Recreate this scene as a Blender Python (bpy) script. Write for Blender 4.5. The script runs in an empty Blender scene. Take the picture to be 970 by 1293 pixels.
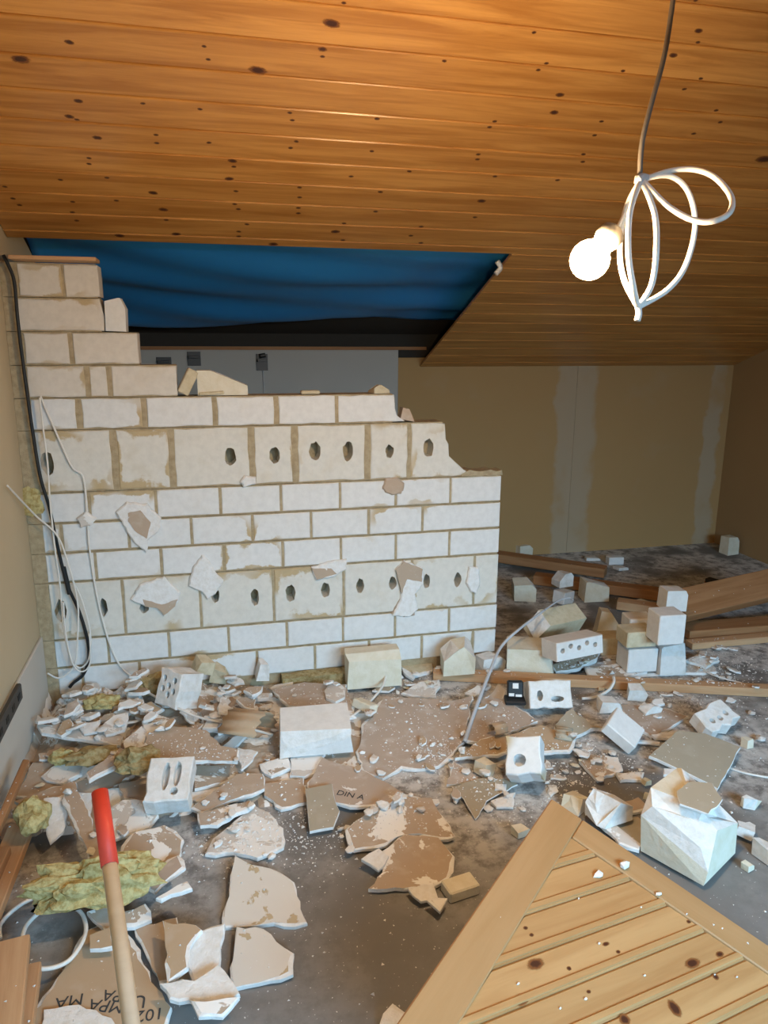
import bpy, bmesh, math, random
from mathutils import Vector, Matrix, noise
from mathutils.geometry import tessellate_polygon
from mathutils.bvhtree import BVHTree
random.seed(7)
SC = bpy.context.scene
COL = SC.collection
R = math.radians

# ------------------------------------------------------------------ camera
F_PX, YAW, PITCH, ROLL, CAM_H = 927.3, R(13.679), R(13.422), R(0.296), 1.5376
FW = Vector((math.sin(YAW)*math.cos(PITCH), math.cos(YAW)*math.cos(PITCH), -math.sin(PITCH)))
_r0 = Vector((math.cos(YAW), -math.sin(YAW), 0)); _u0 = _r0.cross(FW)
RT = _r0*math.cos(ROLL) + _u0*math.sin(ROLL)
UP = _u0*math.cos(ROLL) - _r0*math.sin(ROLL)
CAM = Vector((0, 0, CAM_H))
cd = bpy.data.cameras.new('camera'); cam = bpy.data.objects.new('camera', cd); COL.objects.link(cam)
m = Matrix.Identity(4)
for i in range(3):
    m[i][0] = RT[i]; m[i][1] = UP[i]; m[i][2] = -FW[i]; m[i][3] = CAM[i]
cam.matrix_world = m
cd.sensor_fit = 'VERTICAL'; cd.sensor_height = 36.0; cd.lens = F_PX/1293*36.0; cd.clip_start = 0.02
SC.camera = cam

# ------------------------------------------------------------------ light
w = bpy.data.worlds.new('world'); SC.world = w; w.use_nodes = True
w.node_tree.nodes['Background'].inputs[0].default_value = (0.55, 0.75, 1.0, 1)
w.node_tree.nodes['Background'].inputs[1].default_value = 0.25
WIN = (0.25, 2.85, 0.40, 2.0)          # window in the rear wall: x0 x1 z0 z1
ld = bpy.data.lights.new('window_daylight', 'AREA'); ld.shape = 'RECTANGLE'
ld.size = 4.6; ld.size_y = 2.3; ld.energy = 1420; ld.color = (0.41, 0.73, 1.0)      # bright sky seen through the window, so it falls in from above
lo = bpy.data.objects.new('window_daylight', ld); COL.objects.link(lo)
lo.location = (2.2, -3.6, 2.95); lo.rotation_euler = (R(78), 0, 0)
BULB_STRENGTH = 1130.0
SC.view_settings.view_transform = 'Standard'; SC.view_settings.look = 'None'
SC.view_settings.exposure = -0.25; SC.view_settings.gamma = 1.0

# ------------------------------------------------------------------ pixel helpers (970x1293 photo frame)
def ray(x, y): return FW + RT*((x-485)/F_PX) + UP*((646.5-y)/F_PX)
def at(x, y, z=None, Y=None, X=None, D=None):
    d = ray(x, y)
    if z is not None: t = (z-CAM_H)/d.z
    elif Y is not None: t = Y/d.y
    elif X is not None: t = X/d.x
    else: t = D
    return CAM + d*t
def onplane(x, y, p0, n):
    d = ray(x, y); return CAM + d*((p0-CAM).dot(n)/d.dot(n))
CROP = {'a': (0, 820, .2577), 'b': (230, 820, .2577), 'c': (460, 820, .2577), 'd': (700, 820, .2784), 'e': (0, 1040, .2577),
        'f': (230, 1040, .2577), 'g': (420, 980, .2887), 'h': (600, 980, .3814), 'r': (610, 640, .3711), 'p': (0, 0, 1.0)}
def px(c, p):
    o = CROP[c]; return (o[0]+p[0]*o[2], o[1]+p[1]*o[2])

# ------------------------------------------------------------------ materials
class NT:
    def __init__(s, name, rough=.8, spec=.3):
        s.m = bpy.data.materials.new(name); s.m.use_nodes = True; s.t = s.m.node_tree
        s.b = s.t.nodes['Principled BSDF']; s.b.inputs['Roughness'].default_value = rough
        s.b.inputs['Specular IOR Level'].default_value = spec
    def n(s, typ, **k):
        x = s.t.nodes.new(typ)
        for a, v in k.items(): setattr(x, a, v)
        return x
    def set(s, sock, v):
        if isinstance(v, bpy.types.NodeSocket): s.t.links.new(v, sock)
        elif isinstance(v, (tuple, list)) and len(v) == 3 and sock.type == 'RGBA': sock.default_value = (*v, 1)
        else: sock.default_value = v
    def math(s, op, a, b=0.0, c=0.0, clamp=False):
        x = s.n('ShaderNodeMath', operation=op, use_clamp=clamp)
        for i, v in enumerate((a, b, c)): s.set(x.inputs[i], v)
        return x.outputs[0]
    def mix(s, f, a, b):
        x = s.n('ShaderNodeMix', data_type='RGBA'); s.set(x.inputs[0], f); s.set(x.inputs[6], a); s.set(x.inputs[7], b); return x.outputs[2]
    def ramp(s, f, lo, hi):
        x = s.n('ShaderNodeMapRange', interpolation_type='SMOOTHSTEP'); s.set(x.inputs[0], f)
        x.inputs[1].default_value = lo; x.inputs[2].default_value = hi; return x.outputs[0]
    def coord(s, which='Object', scale=(1, 1, 1), rnd=0.0):
        c = s.n('ShaderNodeTexCoord').outputs[which] if which != 'World' else s.n('ShaderNodeNewGeometry').outputs['Position']
        v = s.n('ShaderNodeVectorMath', operation='MULTIPLY'); s.set(v.inputs[0], c); v.inputs[1].default_value = scale
        out = v.outputs[0]
        if rnd:
            oi = s.n('ShaderNodeObjectInfo').outputs['Random']
            a = s.n('ShaderNodeVectorMath', operation='ADD'); s.set(a.inputs[0], out); s.set(a.inputs[1], s.math('MULTIPLY', oi, rnd)); out = a.outputs[0]
        return out
    def noise(s, v, scale=5, detail=4, rough=.55, dist=0):
        x = s.n('ShaderNodeTexNoise'); s.set(x.inputs['Vector'], v); x.inputs['Scale'].default_value = scale
        x.inputs['Detail'].default_value = detail; x.inputs['Roughness'].default_value = rough; x.inputs['Distortion'].default_value = dist
        return x.outputs[0]
    def bump(s, h, strength=.3, dist=.01):
        x = s.n('ShaderNodeBump'); s.set(x.inputs['Height'], h); x.inputs['Strength'].default_value = strength; x.inputs['Distance'].default_value = dist
        s.t.links.new(x.outputs[0], s.b.inputs['Normal'])
    def col(s, c): s.set(s.b.inputs['Base Color'], c); return s
    def rand(s): return s.n('ShaderNodeObjectInfo').outputs['Random']
    def sep(s, v):
        x = s.n('ShaderNodeSeparateXYZ'); s.set(x.inputs[0], v); return x.outputs

def plain(name, c, rough=.7, metal=0, var=.12, sc=30):
    t = NT(name, rough); v = t.coord('Object', rnd=20)
    t.col(t.mix(t.noise(v, sc), tuple(x*(1-var) for x in c), tuple(min(1, x*(1+var)) for x in c)))
    t.b.inputs['Metallic'].default_value = metal
    return t.m
def wood(name, light, dark, rough=.45, grain=(1.1, 16, 16)):
    t = NT(name, rough, .4); v = t.coord('Object', grain, 37)
    a = t.noise(v, 1.6, 6, .6, .6); b = t.noise(v, 7, 3, .6)
    c = t.mix(t.ramp(a, .32, .7), light, dark)
    c = t.mix(t.math('MULTIPLY', t.ramp(b, .5, .75), .3), c, dark)
    tone = t.mix(t.math('MULTIPLY', t.rand(), .3), c, tuple(x*.75 for x in dark))
    t.col(tone); t.bump(b, .08, .002)
    return t.m
def block_mat(name, base, smear=(.42, .33, .20), amt=.06, sandy=0, thr=.64):
    t = NT(name, .9, .15)
    g = t.sep(t.coord('Generated')); v = t.coord('World')
    ex = t.math('MINIMUM', g[0], t.math('SUBTRACT', 1.0, g[0])); ez = t.math('MINIMUM', g[2], t.math('SUBTRACT', 1.0, g[2]))
    e = t.math('MINIMUM', ex, t.math('MULTIPLY', ez, .5))
    n1 = t.noise(v, 9, 5, .6); n2 = t.noise(v, 34, 5, .6); low = t.noise(v, 3.1, 2)
    d = t.math('SUBTRACT', e, t.math('MULTIPLY', t.math('SUBTRACT', n1, .5), .45))
    mask = t.math('MULTIPLY', t.math('SUBTRACT', 1.0, t.ramp(d, amt*.35, amt*.9)), t.ramp(t.math('ADD', low, t.math('MULTIPLY', t.rand(), .16)), thr, thr+.1))
    c = t.mix(t.ramp(n2, .3, .75), base, tuple(x*.9 for x in base))
    c = t.mix(t.math('MULTIPLY', t.ramp(n1, .5, .72), .2+sandy), c, tuple(x*y for x, y in zip(base, (.86, .80, .70))))
    c = t.mix(mask, c, t.mix(n2, smear, tuple(x*1.35 for x in smear)))
    t.col(c); t.bump(t.math('ADD', n2, n1), .25, .004)
    return t.m
def paper_mat(name, base, torn, thresh, dust=.35):
    t = NT(name, .85, .15); v = t.coord('World', rnd=3)
    n = t.noise(v, 7, 5, .6, .4); f = t.noise(v, 60, 3)
    c = t.mix(t.noise(v, 3, 3), base, tuple(x*.82 for x in base))
    c = t.mix(t.math('MULTIPLY', t.ramp(t.noise(v, 16, 4), .5, .75), dust), c, (.62, .58, .54))
    c = t.mix(t.ramp(f, .70, .74), c, (.74, .73, .72))
    c = t.mix(t.ramp(n, thresh, thresh+.02), c, torn)
    t.col(c); t.bump(t.math('ADD', t.ramp(n, thresh, thresh+.02), t.math('MULTIPLY', f, .3)), .35, .004)
    return t.m
def rough_white(name, c, sc=28, tint=(.8, .74, .66)):
    t = NT(name, .95, .1); v = t.coord('World', rnd=5); n = t.noise(v, sc, 6, .65)
    col = t.mix(t.ramp(n, .35, .7), c, tuple(x*y for x, y in zip(c, tint)))
    t.col(col); t.bump(n, .6, .008)
    return t.m

M = {}
M['ceil'] = wood('pine_varnished', (.66, .34, .10), (.42, .18, .04), .28)
M['panel'] = wood('pine_door', (.47, .275, .12), (.38, .20, .078), .5)
M['stile'] = wood('pine_stile', (.42, .25, .118), (.37, .21, .09), .5)
M['plank'] = wood('timber_red_brown', (.42, .22, .10), (.30, .14, .055), .7)
M['slat'] = wood('timber_light', (.58, .37, .21), (.46, .26, .13), .7)
M['handle'] = wood('ash_handle', (.68, .65, .55), (.60, .56, .46), .5)
M['block'] = block_mat('block_white', (.74, .745, .74))
M['blocktall'] = block_mat('block_offwhite', (.70, .68, .625), amt=.07, sandy=.2, thr=.60)
M['blockdirtydim'] = block_mat('block_dirty_dim', (.68, .64, .58), amt=.08, sandy=.2, thr=.58)  # upper courses: tan dirt, plus their weaker daylight put into the base colour
M['mortar'] = rough_white('mortar_tan', (.44, .36, .235), 40, (.75, .72, .68))
M['broken'] = rough_white('broken_white', (.76, .755, .745), 30, (.86, .84, .80))
M['tanblock'] = rough_white('sandy_block', (.62, .55, .40), 30, (.85, .82, .76))
M['cream'] = rough_white('cream_block', (.72, .68, .57), 24, (.92, .90, .84))
M['gyps'] = rough_white('gypsum_core', (.80, .80, .795), 50, (.9, .88, .85))
M['paper'] = paper_mat('board_paper', (.50, .39, .295), (.80, .78, .75), .70)
M['paperdust'] = paper_mat('board_paper_dusty', (.50, .405, .33), (.80, .78, .76), .64, .6)
M['papertorn'] = paper_mat('board_paper_torn', (.50, .40, .31), (.84, .83, .81), .52)
M['olive'] = paper_mat('board_paper_olive', (.42, .37, .285), (.78, .75, .70), .74, .15)
M['pale'] = paper_mat('skim_pale', (.66, .61, .56), (.80, .79, .77), .5, .3)
M['face'] = paper_mat('skim_white_tan', (.74, .70, .64), (.50, .40, .26), .56, .2)
M['curl'] = paper_mat('paper_curl', (.50, .37, .245), (.7, .6, .5), .72, .15)
M['wool'] = rough_white('mineral_wool', (.55, .48, .24), 60, (.6, .5, .35))
M['wooldark'] = rough_white('mineral_wool_dark', (.42, .35, .19), 60, (.6, .5, .35))
M['white_pl'] = plain('cable_white', (.72, .70, .66), .45)
M['cableshaded'] = plain('cable_white_shaded', (.16, .14, .12), .6)  # unlit stretch of the white pendant cable, its shade put into the colour
M['socket'] = plain('socket_grey', (.10, .09, .08), .5)
M['black'] = plain('cable_black', (.018, .02, .022), .5)
M['grey'] = plain('grey_plastic', (.45, .47, .50), .5)
M['red'] = plain('red_paint', (.62, .06, .035), .5)
M['dark'] = plain('dark_socket', (.055, .05, .045), .5)
M['hole'] = plain('socket_hole', (.012, .011, .01), .6)
M['metal'] = plain('dark_metal', (.06, .06, .06), .5, .6)
M['ink'] = plain('print_ink', (.05, .055, .06), .8)
M['steel'] = plain('galvanised', (.5, .5, .5), .4, .8)

# blue roofing membrane
t = NT('blue_membrane', .5, .4); v = t.coord('World')
n = t.noise(v, 2.2, 3); t.col(t.mix(n, (.022, .205, .58), (.032, .28, .70))); t.bump(t.noise(v, 45, 2), .1, .003)
M['blue'] = t.m
# concrete floor with gypsum dust
t = NT('concrete', .85, .2); v = t.coord('World')
c = t.mix(t.noise(v, 2.5, 6, .6), (.150, .146, .142), (.215, .207, .200))
c = t.mix(t.math('MULTIPLY', t.ramp(t.noise(v, 5, 4), .58, .8), .5), c, (.105, .098, .09))
du = t.math('MULTIPLY', t.ramp(t.noise(v, 1.9, 3), .40, .54), t.ramp(t.noise(v, 16, 6, .72), .34, .60))
du = t.math('MULTIPLY', du, t.math('ADD', .12, t.ramp(t.math('ADD', t.sep(v)[1], t.math('MULTIPLY', t.noise(v, 2.2, 2), .8)), 2.0, 2.6)))
c = t.mix(t.math('MULTIPLY', du, .8, 0, True), c, (.66, .65, .64))
c = t.mix(t.ramp(t.noise(v, 120, 2), .69, .74), c, (.70, .69, .68))
t.col(c); t.bump(t.noise(v, 30, 5), .25, .004); M['floor'] = t.m
# plasterboard knee wall with filler bands
def wall_paint(name, base, alt, bands=(), band_col=(.50, .45, .38), sc=1.6):
    t = NT(name, .9, .15); v = t.coord('World'); x = t.sep(v)
    c = t.mix(t.noise(v, sc, 4), base, alt)
    c = t.mix(t.math('MULTIPLY', t.ramp(t.noise(v, 3, 4), .58, .78), .22), c, band_col)
    wob = t.math('SUBTRACT', t.noise(v, 4, 4), .5); wob2 = t.math('SUBTRACT', t.noise(v, 14, 3), .5)
    for cx, hw in bands:
        d = t.math('ABSOLUTE', t.math('ADD', t.math('SUBTRACT', x[0], cx), t.math('ADD', t.math('MULTIPLY', wob, .16), t.math('MULTIPLY', wob2, .05))))
        msk = t.math('SUBTRACT', 1.0, t.ramp(d, hw*.6, hw))
        c = t.mix(t.math('MULTIPLY', msk, t.ramp(t.noise(v, 3, 3), .2, .55)), c, band_col)
    t.col(c); t.bump(t.noise(v, 40, 4), .1, .002)
    return t.m
M['knee'] = wall_paint('knee_plasterboard', (.45, .29, .13), (.40, .25, .11), [(2.46, .09), (2.58, .13), (3.66, .08)], (.43, .335, .225))
M['kneegrey'] = wall_paint('knee_grey_board', (.40, .40, .38), (.46, .45, .42), (), (.5, .5, .48))
M['rightw'] = wall_paint('right_plasterboard', (.38, .26, .135), (.33, .22, .11), [], (.42, .36, .28))
M['leftw'] = wall_paint('left_cream_paint', (.50, .42, .28), (.56, .48, .34), [], (.60, .55, .44), 2.5)
M['base'] = wall_paint('lower_wall_skim', (.52, .50, .45), (.60, .58, .54), [], (.66, .65, .62), 3)
M['rear'] = wall_paint('rear_wall', (.55, .48, .36), (.5, .44, .33), [])
M['deck'] = plain('roof_deck', (.035, .032, .028), .9)
# knots: dark heart, warm ring, fading out
t = NT('wood_knot', .45, .4); v = t.coord('Object'); ln = t.n('ShaderNodeVectorMath', operation='LENGTH'); t.set(ln.inputs[0], v)
r = t.math('ADD', ln.outputs['Value'], t.math('MULTIPLY', t.math('SUBTRACT', t.noise(t.coord('Object', rnd=30), 2.2, 3), .5), .45))
t.col(t.mix(t.ramp(r, .35, .72), (.06, .02, .01), (.27, .10, .03)))
t.set(t.b.inputs['Alpha'], t.math('SUBTRACT', 1.0, t.ramp(r, .5, .92))); M['knot'] = t.m
# lit bulb
t = NT('bulb_glow'); t.b.inputs['Emission Color'].default_value = (1, .68, .36, 1); t.b.inputs['Emission Strength'].default_value = BULB_STRENGTH
t.col((1, .9, .7)); M['bulb'] = t.m

# ------------------------------------------------------------------ mesh helpers
def finish(name, bm, mats, parent=None, mw=None, smooth=False):
    me = bpy.data.meshes.new(name); bmesh.ops.recalc_face_normals(bm, faces=bm.faces) ; bm.to_mesh(me); bm.free()
    for q in (mats if isinstance(mats, (list, tuple)) else [mats]): me.materials.append(M[q])
    if smooth:
        for p in me.polygons: p.use_smooth = True
    return link(name, me, parent, mw)
def link(name, me, parent=None, mw=None):
    o = bpy.data.objects.new(name, me); COL.objects.link(o)
    if parent: o.parent = parent; o.matrix_parent_inverse = Matrix.Identity(4)
    if mw is not None: o.matrix_local = (PW[parent.name].inverted() @ mw) if parent else mw
    PW[o.name] = mw if mw is not None else (PW[parent.name] if parent else Matrix.Identity(4))
    return o
PW = {}
def tag(o, label, cat, group=None, kind=None):
    o['label'] = label; o['category'] = cat
    if group: o['group'] = group
    if kind: o['kind'] = kind
    return o
REG = []
def wverts(o, mw): return [mw @ v.co for v in o.data.vertices]
def wbox(V): return [min(v[i] for v in V) for i in range(3)], [max(v[i] for v in V) for i in range(3)]
def register(o):
    for q in [o]+list(o.children_recursive):
        if q.type == 'MESH':
            mw = PW[q.name]; V = wverts(q, mw)
            REG.append((*wbox(V), BVHTree.FromPolygons(V, [list(p.vertices) for p in q.data.polygons])))
    return o
def clear_lift(o, cap=.045, step=.0015):
    """lift a freshly laid piece along the line of sight until it no longer cuts into what lies there, then register it"""
    mw = PW[o.name].copy(); V0 = wverts(o, mw); P = [list(p.vertices) for p in o.data.polygons]
    c = mw.translation.copy(); d = (CAM-c)/max(.2, CAM.z-c.z); k = 0; ok = False
    b0, b1 = wbox(V0); near = [r for r in REG if all(r[0][i] <= b1[i]+.05 and r[1][i] >= b0[i]-.05 for i in range(3))]
    while k*step <= cap:
        off = d*(k*step); V = [v+off for v in V0]; a0, a1 = wbox(V); t_ = BVHTree.FromPolygons(V, P)
        if not any(all(r[0][i] <= a1[i] and r[1][i] >= a0[i] for i in range(3)) and t_.overlap(r[2]) for r in near): ok = True; break
        k += 1
    if ok and k:
        mw = Matrix.Translation(d*(k*step)) @ mw; o.matrix_local = mw; PW[o.name] = mw; V0 = [v+d*(k*step) for v in V0]
    REG.append((*wbox(V0), BVHTree.FromPolygons(V0, P)))
    o['_ok'] = ok; del o['_ok']
    return o if ok else None
def empty(name, loc): return link(name, None, None, Matrix.Translation(loc))
def T(*v): return Matrix.Translation(Vector(v))
def bx(bm, a, b, mi=0):
    vs = [bm.verts.new((x, y, z)) for x in (a[0], b[0]) for y in (a[1], b[1]) for z in (a[2], b[2])]
    for f in ((0, 1, 3, 2), (4, 6, 7, 5), (0, 4, 5, 1), (2, 3, 7, 6), (0, 2, 6, 4), (1, 5, 7, 3)):
        bm.faces.new([vs[i] for i in f]).material_index = mi
def box_obj(name, a, b, mat, parent=None, bev=0, mw=None):
    bm = bmesh.new(); bx(bm, a, b)
    if bev: bmesh.ops.bevel(bm, geom=bm.edges[:], offset=bev, segments=1, affect='EDGES')
    c = None
    if mw is None:
        ctr = (Vector(a)+Vector(b))/2; bmesh.ops.translate(bm, vec=-ctr, verts=bm.verts); mw = Matrix.Translation(ctr)
    return finish(name, bm, mat, parent, mw)
def inset(pts, c):
    n = len(pts); out = []
    area = sum(pts[i][0]*pts[(i+1) % n][1]-pts[(i+1) % n][0]*pts[i][1] for i in range(n)); s = 1 if area > 0 else -1
    for i in range(n):
        p, q, r_ = Vector(pts[i-1][:2]), Vector(pts[i][:2]), Vector(pts[(i+1) % n][:2])
        e1 = (q-p); e2 = (r_-q)
        n1 = Vector((-e1.y, e1.x)).normalized() if e1.length > 1e-9 else Vector((0, 0)); n2 = Vector((-e2.y, e2.x)).normalized() if e2.length > 1e-9 else Vector((0, 0))
        k = (n1+n2); k = k.normalized() if k.length > 1e-6 else n1
        out.append((q.x+s*c*k.x, q.y+s*c*k.y))
    return out
def prism(bm, pts, z0, z1, holes=(), ch=0.0, mt=0, ms=0, hole_depth=None):
    """outline pts in XY from z0 up to z1; holes are blind when hole_depth is given"""
    rings = [[bm.verts.new((p[0], p[1], z0)) for p in pts], [bm.verts.new((p[0], p[1], z1-ch)) for p in pts]]
    if ch: rings.append([bm.verts.new((p[0], p[1], z1)) for p in inset(pts, ch)])
    n = len(pts)
    for a, b in zip(rings, rings[1:]):
        for i in range(n): bm.faces.new((a[i], a[(i+1) % n], b[(i+1) % n], b[i])).material_index = ms
    def cap(ring, hr, mi):
        loops = [[v.co.copy() for v in ring]]+[[v.co.copy() for v in h] for h in hr]; flat = list(ring)+[v for h in hr for v in h]
        for tri in tessellate_polygon(loops):
            try: bm.faces.new([flat[i] for i in tri]).material_index = mi
            except ValueError: pass
    top = []; bot = []
    for h in holes:
        d0 = z0 if hole_depth is None else z1-hole_depth
        a = [bm.verts.new((p[0], p[1], z1)) for p in h]; b = [bm.verts.new((p[0], p[1], d0)) for p in h]
        for i in range(len(h)): bm.faces.new((a[i], b[i], b[(i+1) % len(h)], a[(i+1) % len(h)])).material_index = ms
        top.append(a)
        if hole_depth is None: bot.append(b)
        else: bm.faces.new(b).material_index = ms
    cap(rings[-1], top, mt); cap(rings[0], bot, ms)
def ragged(pts, amp, step):
    out = []
    for i in range(len(pts)):
        a, b = Vector(pts[i][:2]), Vector(pts[(i+1) % len(pts)][:2]); k = max(1, int((b-a).length/step))
        nrm = Vector((-(b-a).y, (b-a).x)).normalized() if (b-a).length > 1e-9 else Vector((0, 0))
        for j in range(k):
            out.append(a.lerp(b, j/k)+nrm*random.uniform(-amp, amp)*(1 if j else .5))
    return [(q.x, q.y) for q in out]
def ell(cx, cy, rx, ry, n=14, jit=.12):
    return [(cx+rx*math.cos(2*math.pi*i/n)*(1+random.uniform(-jit, jit)), cy+ry*math.sin(2*math.pi*i/n)*(1+random.uniform(-jit, jit))) for i in range(n)]
def smooth_path(P, n=8):
    P = [Vector(p) for p in P]; out = []
    for i in range(len(P)-1):
        a, b, c, d = P[max(0, i-1)], P[i], P[i+1], P[min(len(P)-1, i+2)]
        for j in range(n):
            u = j/n; out.append(.5*((2*b)+(c-a)*u+(2*a-5*b+4*c-d)*u*u+(3*b-a-3*c+d)*u**3))
    return out+[P[-1]]
def tube(name, P, r, mat, parent=None, n=8, sides=8, sm=True):
    Q = smooth_path(P, n) if sm else [Vector(p) for p in P]; bm = bmesh.new(); rings = []; base = Q[0].copy()
    up = Vector((0, 0, 1))
    for i, q in enumerate(Q):
        d = (Q[min(i+1, len(Q)-1)]-Q[max(i-1, 0)]).normalized()
        s = d.cross(up)
        if s.length < 1e-3: s = d.cross(Vector((1, 0, 0)))
        s.normalize(); up = s.cross(d).normalized(); rr = r(i/(len(Q)-1)) if callable(r) else r
        rings.append([bm.verts.new(q-base+(s*math.cos(2*math.pi*k/sides)+up*math.sin(2*math.pi*k/sides))*rr) for k in range(sides)])
    for a, b in zip(rings, rings[1:]):
        for k in range(sides): bm.faces.new((a[k], a[(k+1) % sides], b[(k+1) % sides], b[k]))
    bm.faces.new(rings[0]); bm.faces.new(rings[-1])
    return finish(name, bm, mat, parent, Matrix.Translation(base), True)
def lathe(bm, prof, n=20):
    rings = [[bm.verts.new((r*math.cos(2*math.pi*k/n), r*math.sin(2*math.pi*k/n), z)) for k in range(n)] for r, z in prof]
    for a, b in zip(rings, rings[1:]):
        for k in range(n): bm.faces.new((a[k], a[(k+1) % n], b[(k+1) % n], b[k]))
    bm.faces.new(rings[0]); bm.faces.new(rings[-1])
def frame(o, x, z):
    z = Vector(z).normalized(); x = Vector(x); x = (x-z*x.dot(z)).normalized(); y = z.cross(x)
    mm = Matrix.Identity(4)
    for i in range(3): mm[i][0] = x[i]; mm[i][1] = y[i]; mm[i][2] = z[i]; mm[i][3] = o[i]
    return mm

# ------------------------------------------------------------------ room shell
XL, XR, YB, YK, KZ, TH = -0.712, 3.78, -1.30, 4.72, 1.345, R(21)
CT, ST = math.cos(TH), math.sin(TH)
def ceil_z(y): return KZ+math.tan(TH)*(YK-y)
fl = box_obj('floor', (XL-.1, YB-.1, -.12), (XR+.1, YK+.1, 0), 'floor')
tag(fl, 'dusty grey concrete floor under the rubble', 'floor', None, 'structure')
def side_wall(name, x0, x1, mat, label):
    bm = bmesh.new(); y0, y1 = YB, YK
    prism(bm, [(y0, 0), (y1, 0), (y1, KZ+.15), (y0, ceil_z(y0)+.15)], 0, x1-x0)
    o = finish(name, bm, mat, None, frame((x0, 0, 0), (0, 1, 0), (1, 0, 0))); return tag(o, label, 'wall', None, 'structure')
side_wall('wall_left', XL-.1, XL, 'leftw', 'cream painted plaster wall with hanging cables')
side_wall('wall_right', XR, XR+.1, 'rightw', 'brown plasterboard gable wall meeting the knee wall')
rw = bmesh.new()
prism(rw, [(XL-.1, 0), (XR+.1, 0), (XR+.1, ceil_z(YB)+.15), (XL-.1, ceil_z(YB)+.15)], 0, .1, holes=[[(WIN[0], WIN[2]), (WIN[1], WIN[2]), (WIN[1], WIN[3]), (WIN[0], WIN[3])]])
o = finish('wall_rear', rw, 'rear', None, frame((0, YB, 0), (1, 0, 0), (0, -1, 0))); tag(o, 'plain wall with the window, behind the viewer', 'wall', None, 'structure')
# prism frame is x right, y = z cross x -> check direction: z=(0,-1,0), x=(1,0,0) => y=(0,0,1)
wn = empty('window_1', ((WIN[0]+WIN[1])/2, YB-.05, WIN[2])); tag(wn, 'wide white framed window giving daylight', 'window', None, 'structure')
for a, b in (((WIN[0], -1.38, WIN[2]), (WIN[0]+.05, -1.32, WIN[3])), ((WIN[1]-.05, -1.38, WIN[2]), (WIN[1], -1.32, WIN[3])), ((WIN[0]+.05, -1.38, WIN[2]), (WIN[1]-.05, -1.32, WIN[2]+.05)),
             ((WIN[0]+.05, -1.38, WIN[3]-.05), (WIN[1]-.05, -1.32, WIN[3])), (((WIN[0]+WIN[1])/2-.03, -1.38, WIN[2]+.05), ((WIN[0]+WIN[1])/2+.03, -1.32, WIN[3]-.05))):
    box_obj('window_frame', a, b, 'white_pl', wn, .004)

# back knee wall: boards as panels
kb = box_obj('wall_back', (XL, YK+.015, 0), (XR, YK+.1, KZ+.28), 'deck'); tag(kb, 'low knee wall of plasterboard panels under the roof slope', 'wall', None, 'structure')
XJ = at(503, 460, Y=YK).x; XS = 2.53
box_obj('panel', (XL, YK-.005, 0), (XJ-.002, YK+.015, 1.455), 'kneegrey', kb)
box_obj('panel', (XJ, YK, 0), (XS-.002, YK+.015, KZ+.06), 'knee', kb)
box_obj('panel', (XS, YK, 0), (XR, YK+.015, KZ+.02), 'knee', kb)
box_obj('top_batten', (XL, YK-.03, 1.455), (1.42, YK+.015, 1.475), 'plank', kb)
# lower band of the left wall
o = box_obj('baseboard_left', (XL, YB, 0), (XL+.012, 3.085, .325), 'base', None, .003); tag(o, 'pale grey-white band along the foot of the cream wall', 'baseboard', None, 'structure')

# sloping ceiling: dark deck with boards as children
CM = frame((0, YK, KZ), (1, 0, 0), (0, -ST, -CT))      # local x = room x, y = up the slope, z = into the room
LT = (YK-YB)/CT; LC = (YK-3.27)/CT; XC = 1.385
bm = bmesh.new(); bx(bm, (XL-.1, -.12, -.28), (XR+.1, LT, -.20))
ce = finish('ceiling', bm, 'deck', None, CM); tag(ce, 'sloping ceiling of varnished knotty pine boards', 'ceiling', None, 'structure')
PIT = .1335
def board_mesh(L, w_, nm):
    bm = bmesh.new(); c = .0045
    prof = [(0, -.0075), (.004, -.0075), (.004+c, 0), (w_-c*.6, 0), (w_, -c*.7), (w_, -.014), (0, -.014)]
    ra = [bm.verts.new((0, y, z)) for y, z in prof]; rb = [bm.verts.new((L, y, z)) for y, z in prof]
    n = len(prof)
    for i in range(n): bm.faces.new((ra[i], ra[(i+1) % n], rb[(i+1) % n], rb[i]))
    bm.faces.new(ra); bm.faces.new(rb); bmesh.ops.recalc_face_normals(bm, faces=bm.faces)
    me = bpy.data.meshes.new(nm); bm.to_mesh(me); bm.free(); me.materials.append(M['ceil']); return me
LL = XR-XL-.006
full = board_mesh(LL, PIT-.0006, 'plank'); first = board_mesh(LL, .062, 'plank'); low = board_mesh(XR-.003-XC, PIT-.0006, 'plank')
planks = []
def add_plank(me, x, y, w_):
    o = link('plank', me, ce, CM @ T(x, y, 0)); planks.append((o, y, y+w_)); return o
add_plank(first, XL+.003, LC, .062); y = LC+.0625
while y+PIT < LT: add_plank(full, XL+.003, y, PIT); y += PIT
y = LC-PIT
while y > -.11:
    if y >= 0: add_plank(low, XC, y, PIT)
    else:
        last = board_mesh(XR-.003-XC, y+PIT-.002, 'plank'); add_plank(last, XC, .001, y+PIT)
    y -= PIT
disc = bpy.data.meshes.new('knot'); bm = bmesh.new(); bmesh.ops.create_circle(bm, cap_ends=True, segments=20, radius=1.0); bm.to_mesh(disc); bm.free(); disc.materials.append(M['knot'])
S_, M_, L_ = (4.2, 2.6), (7.5, 4.4), (15, 7.5)
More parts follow.
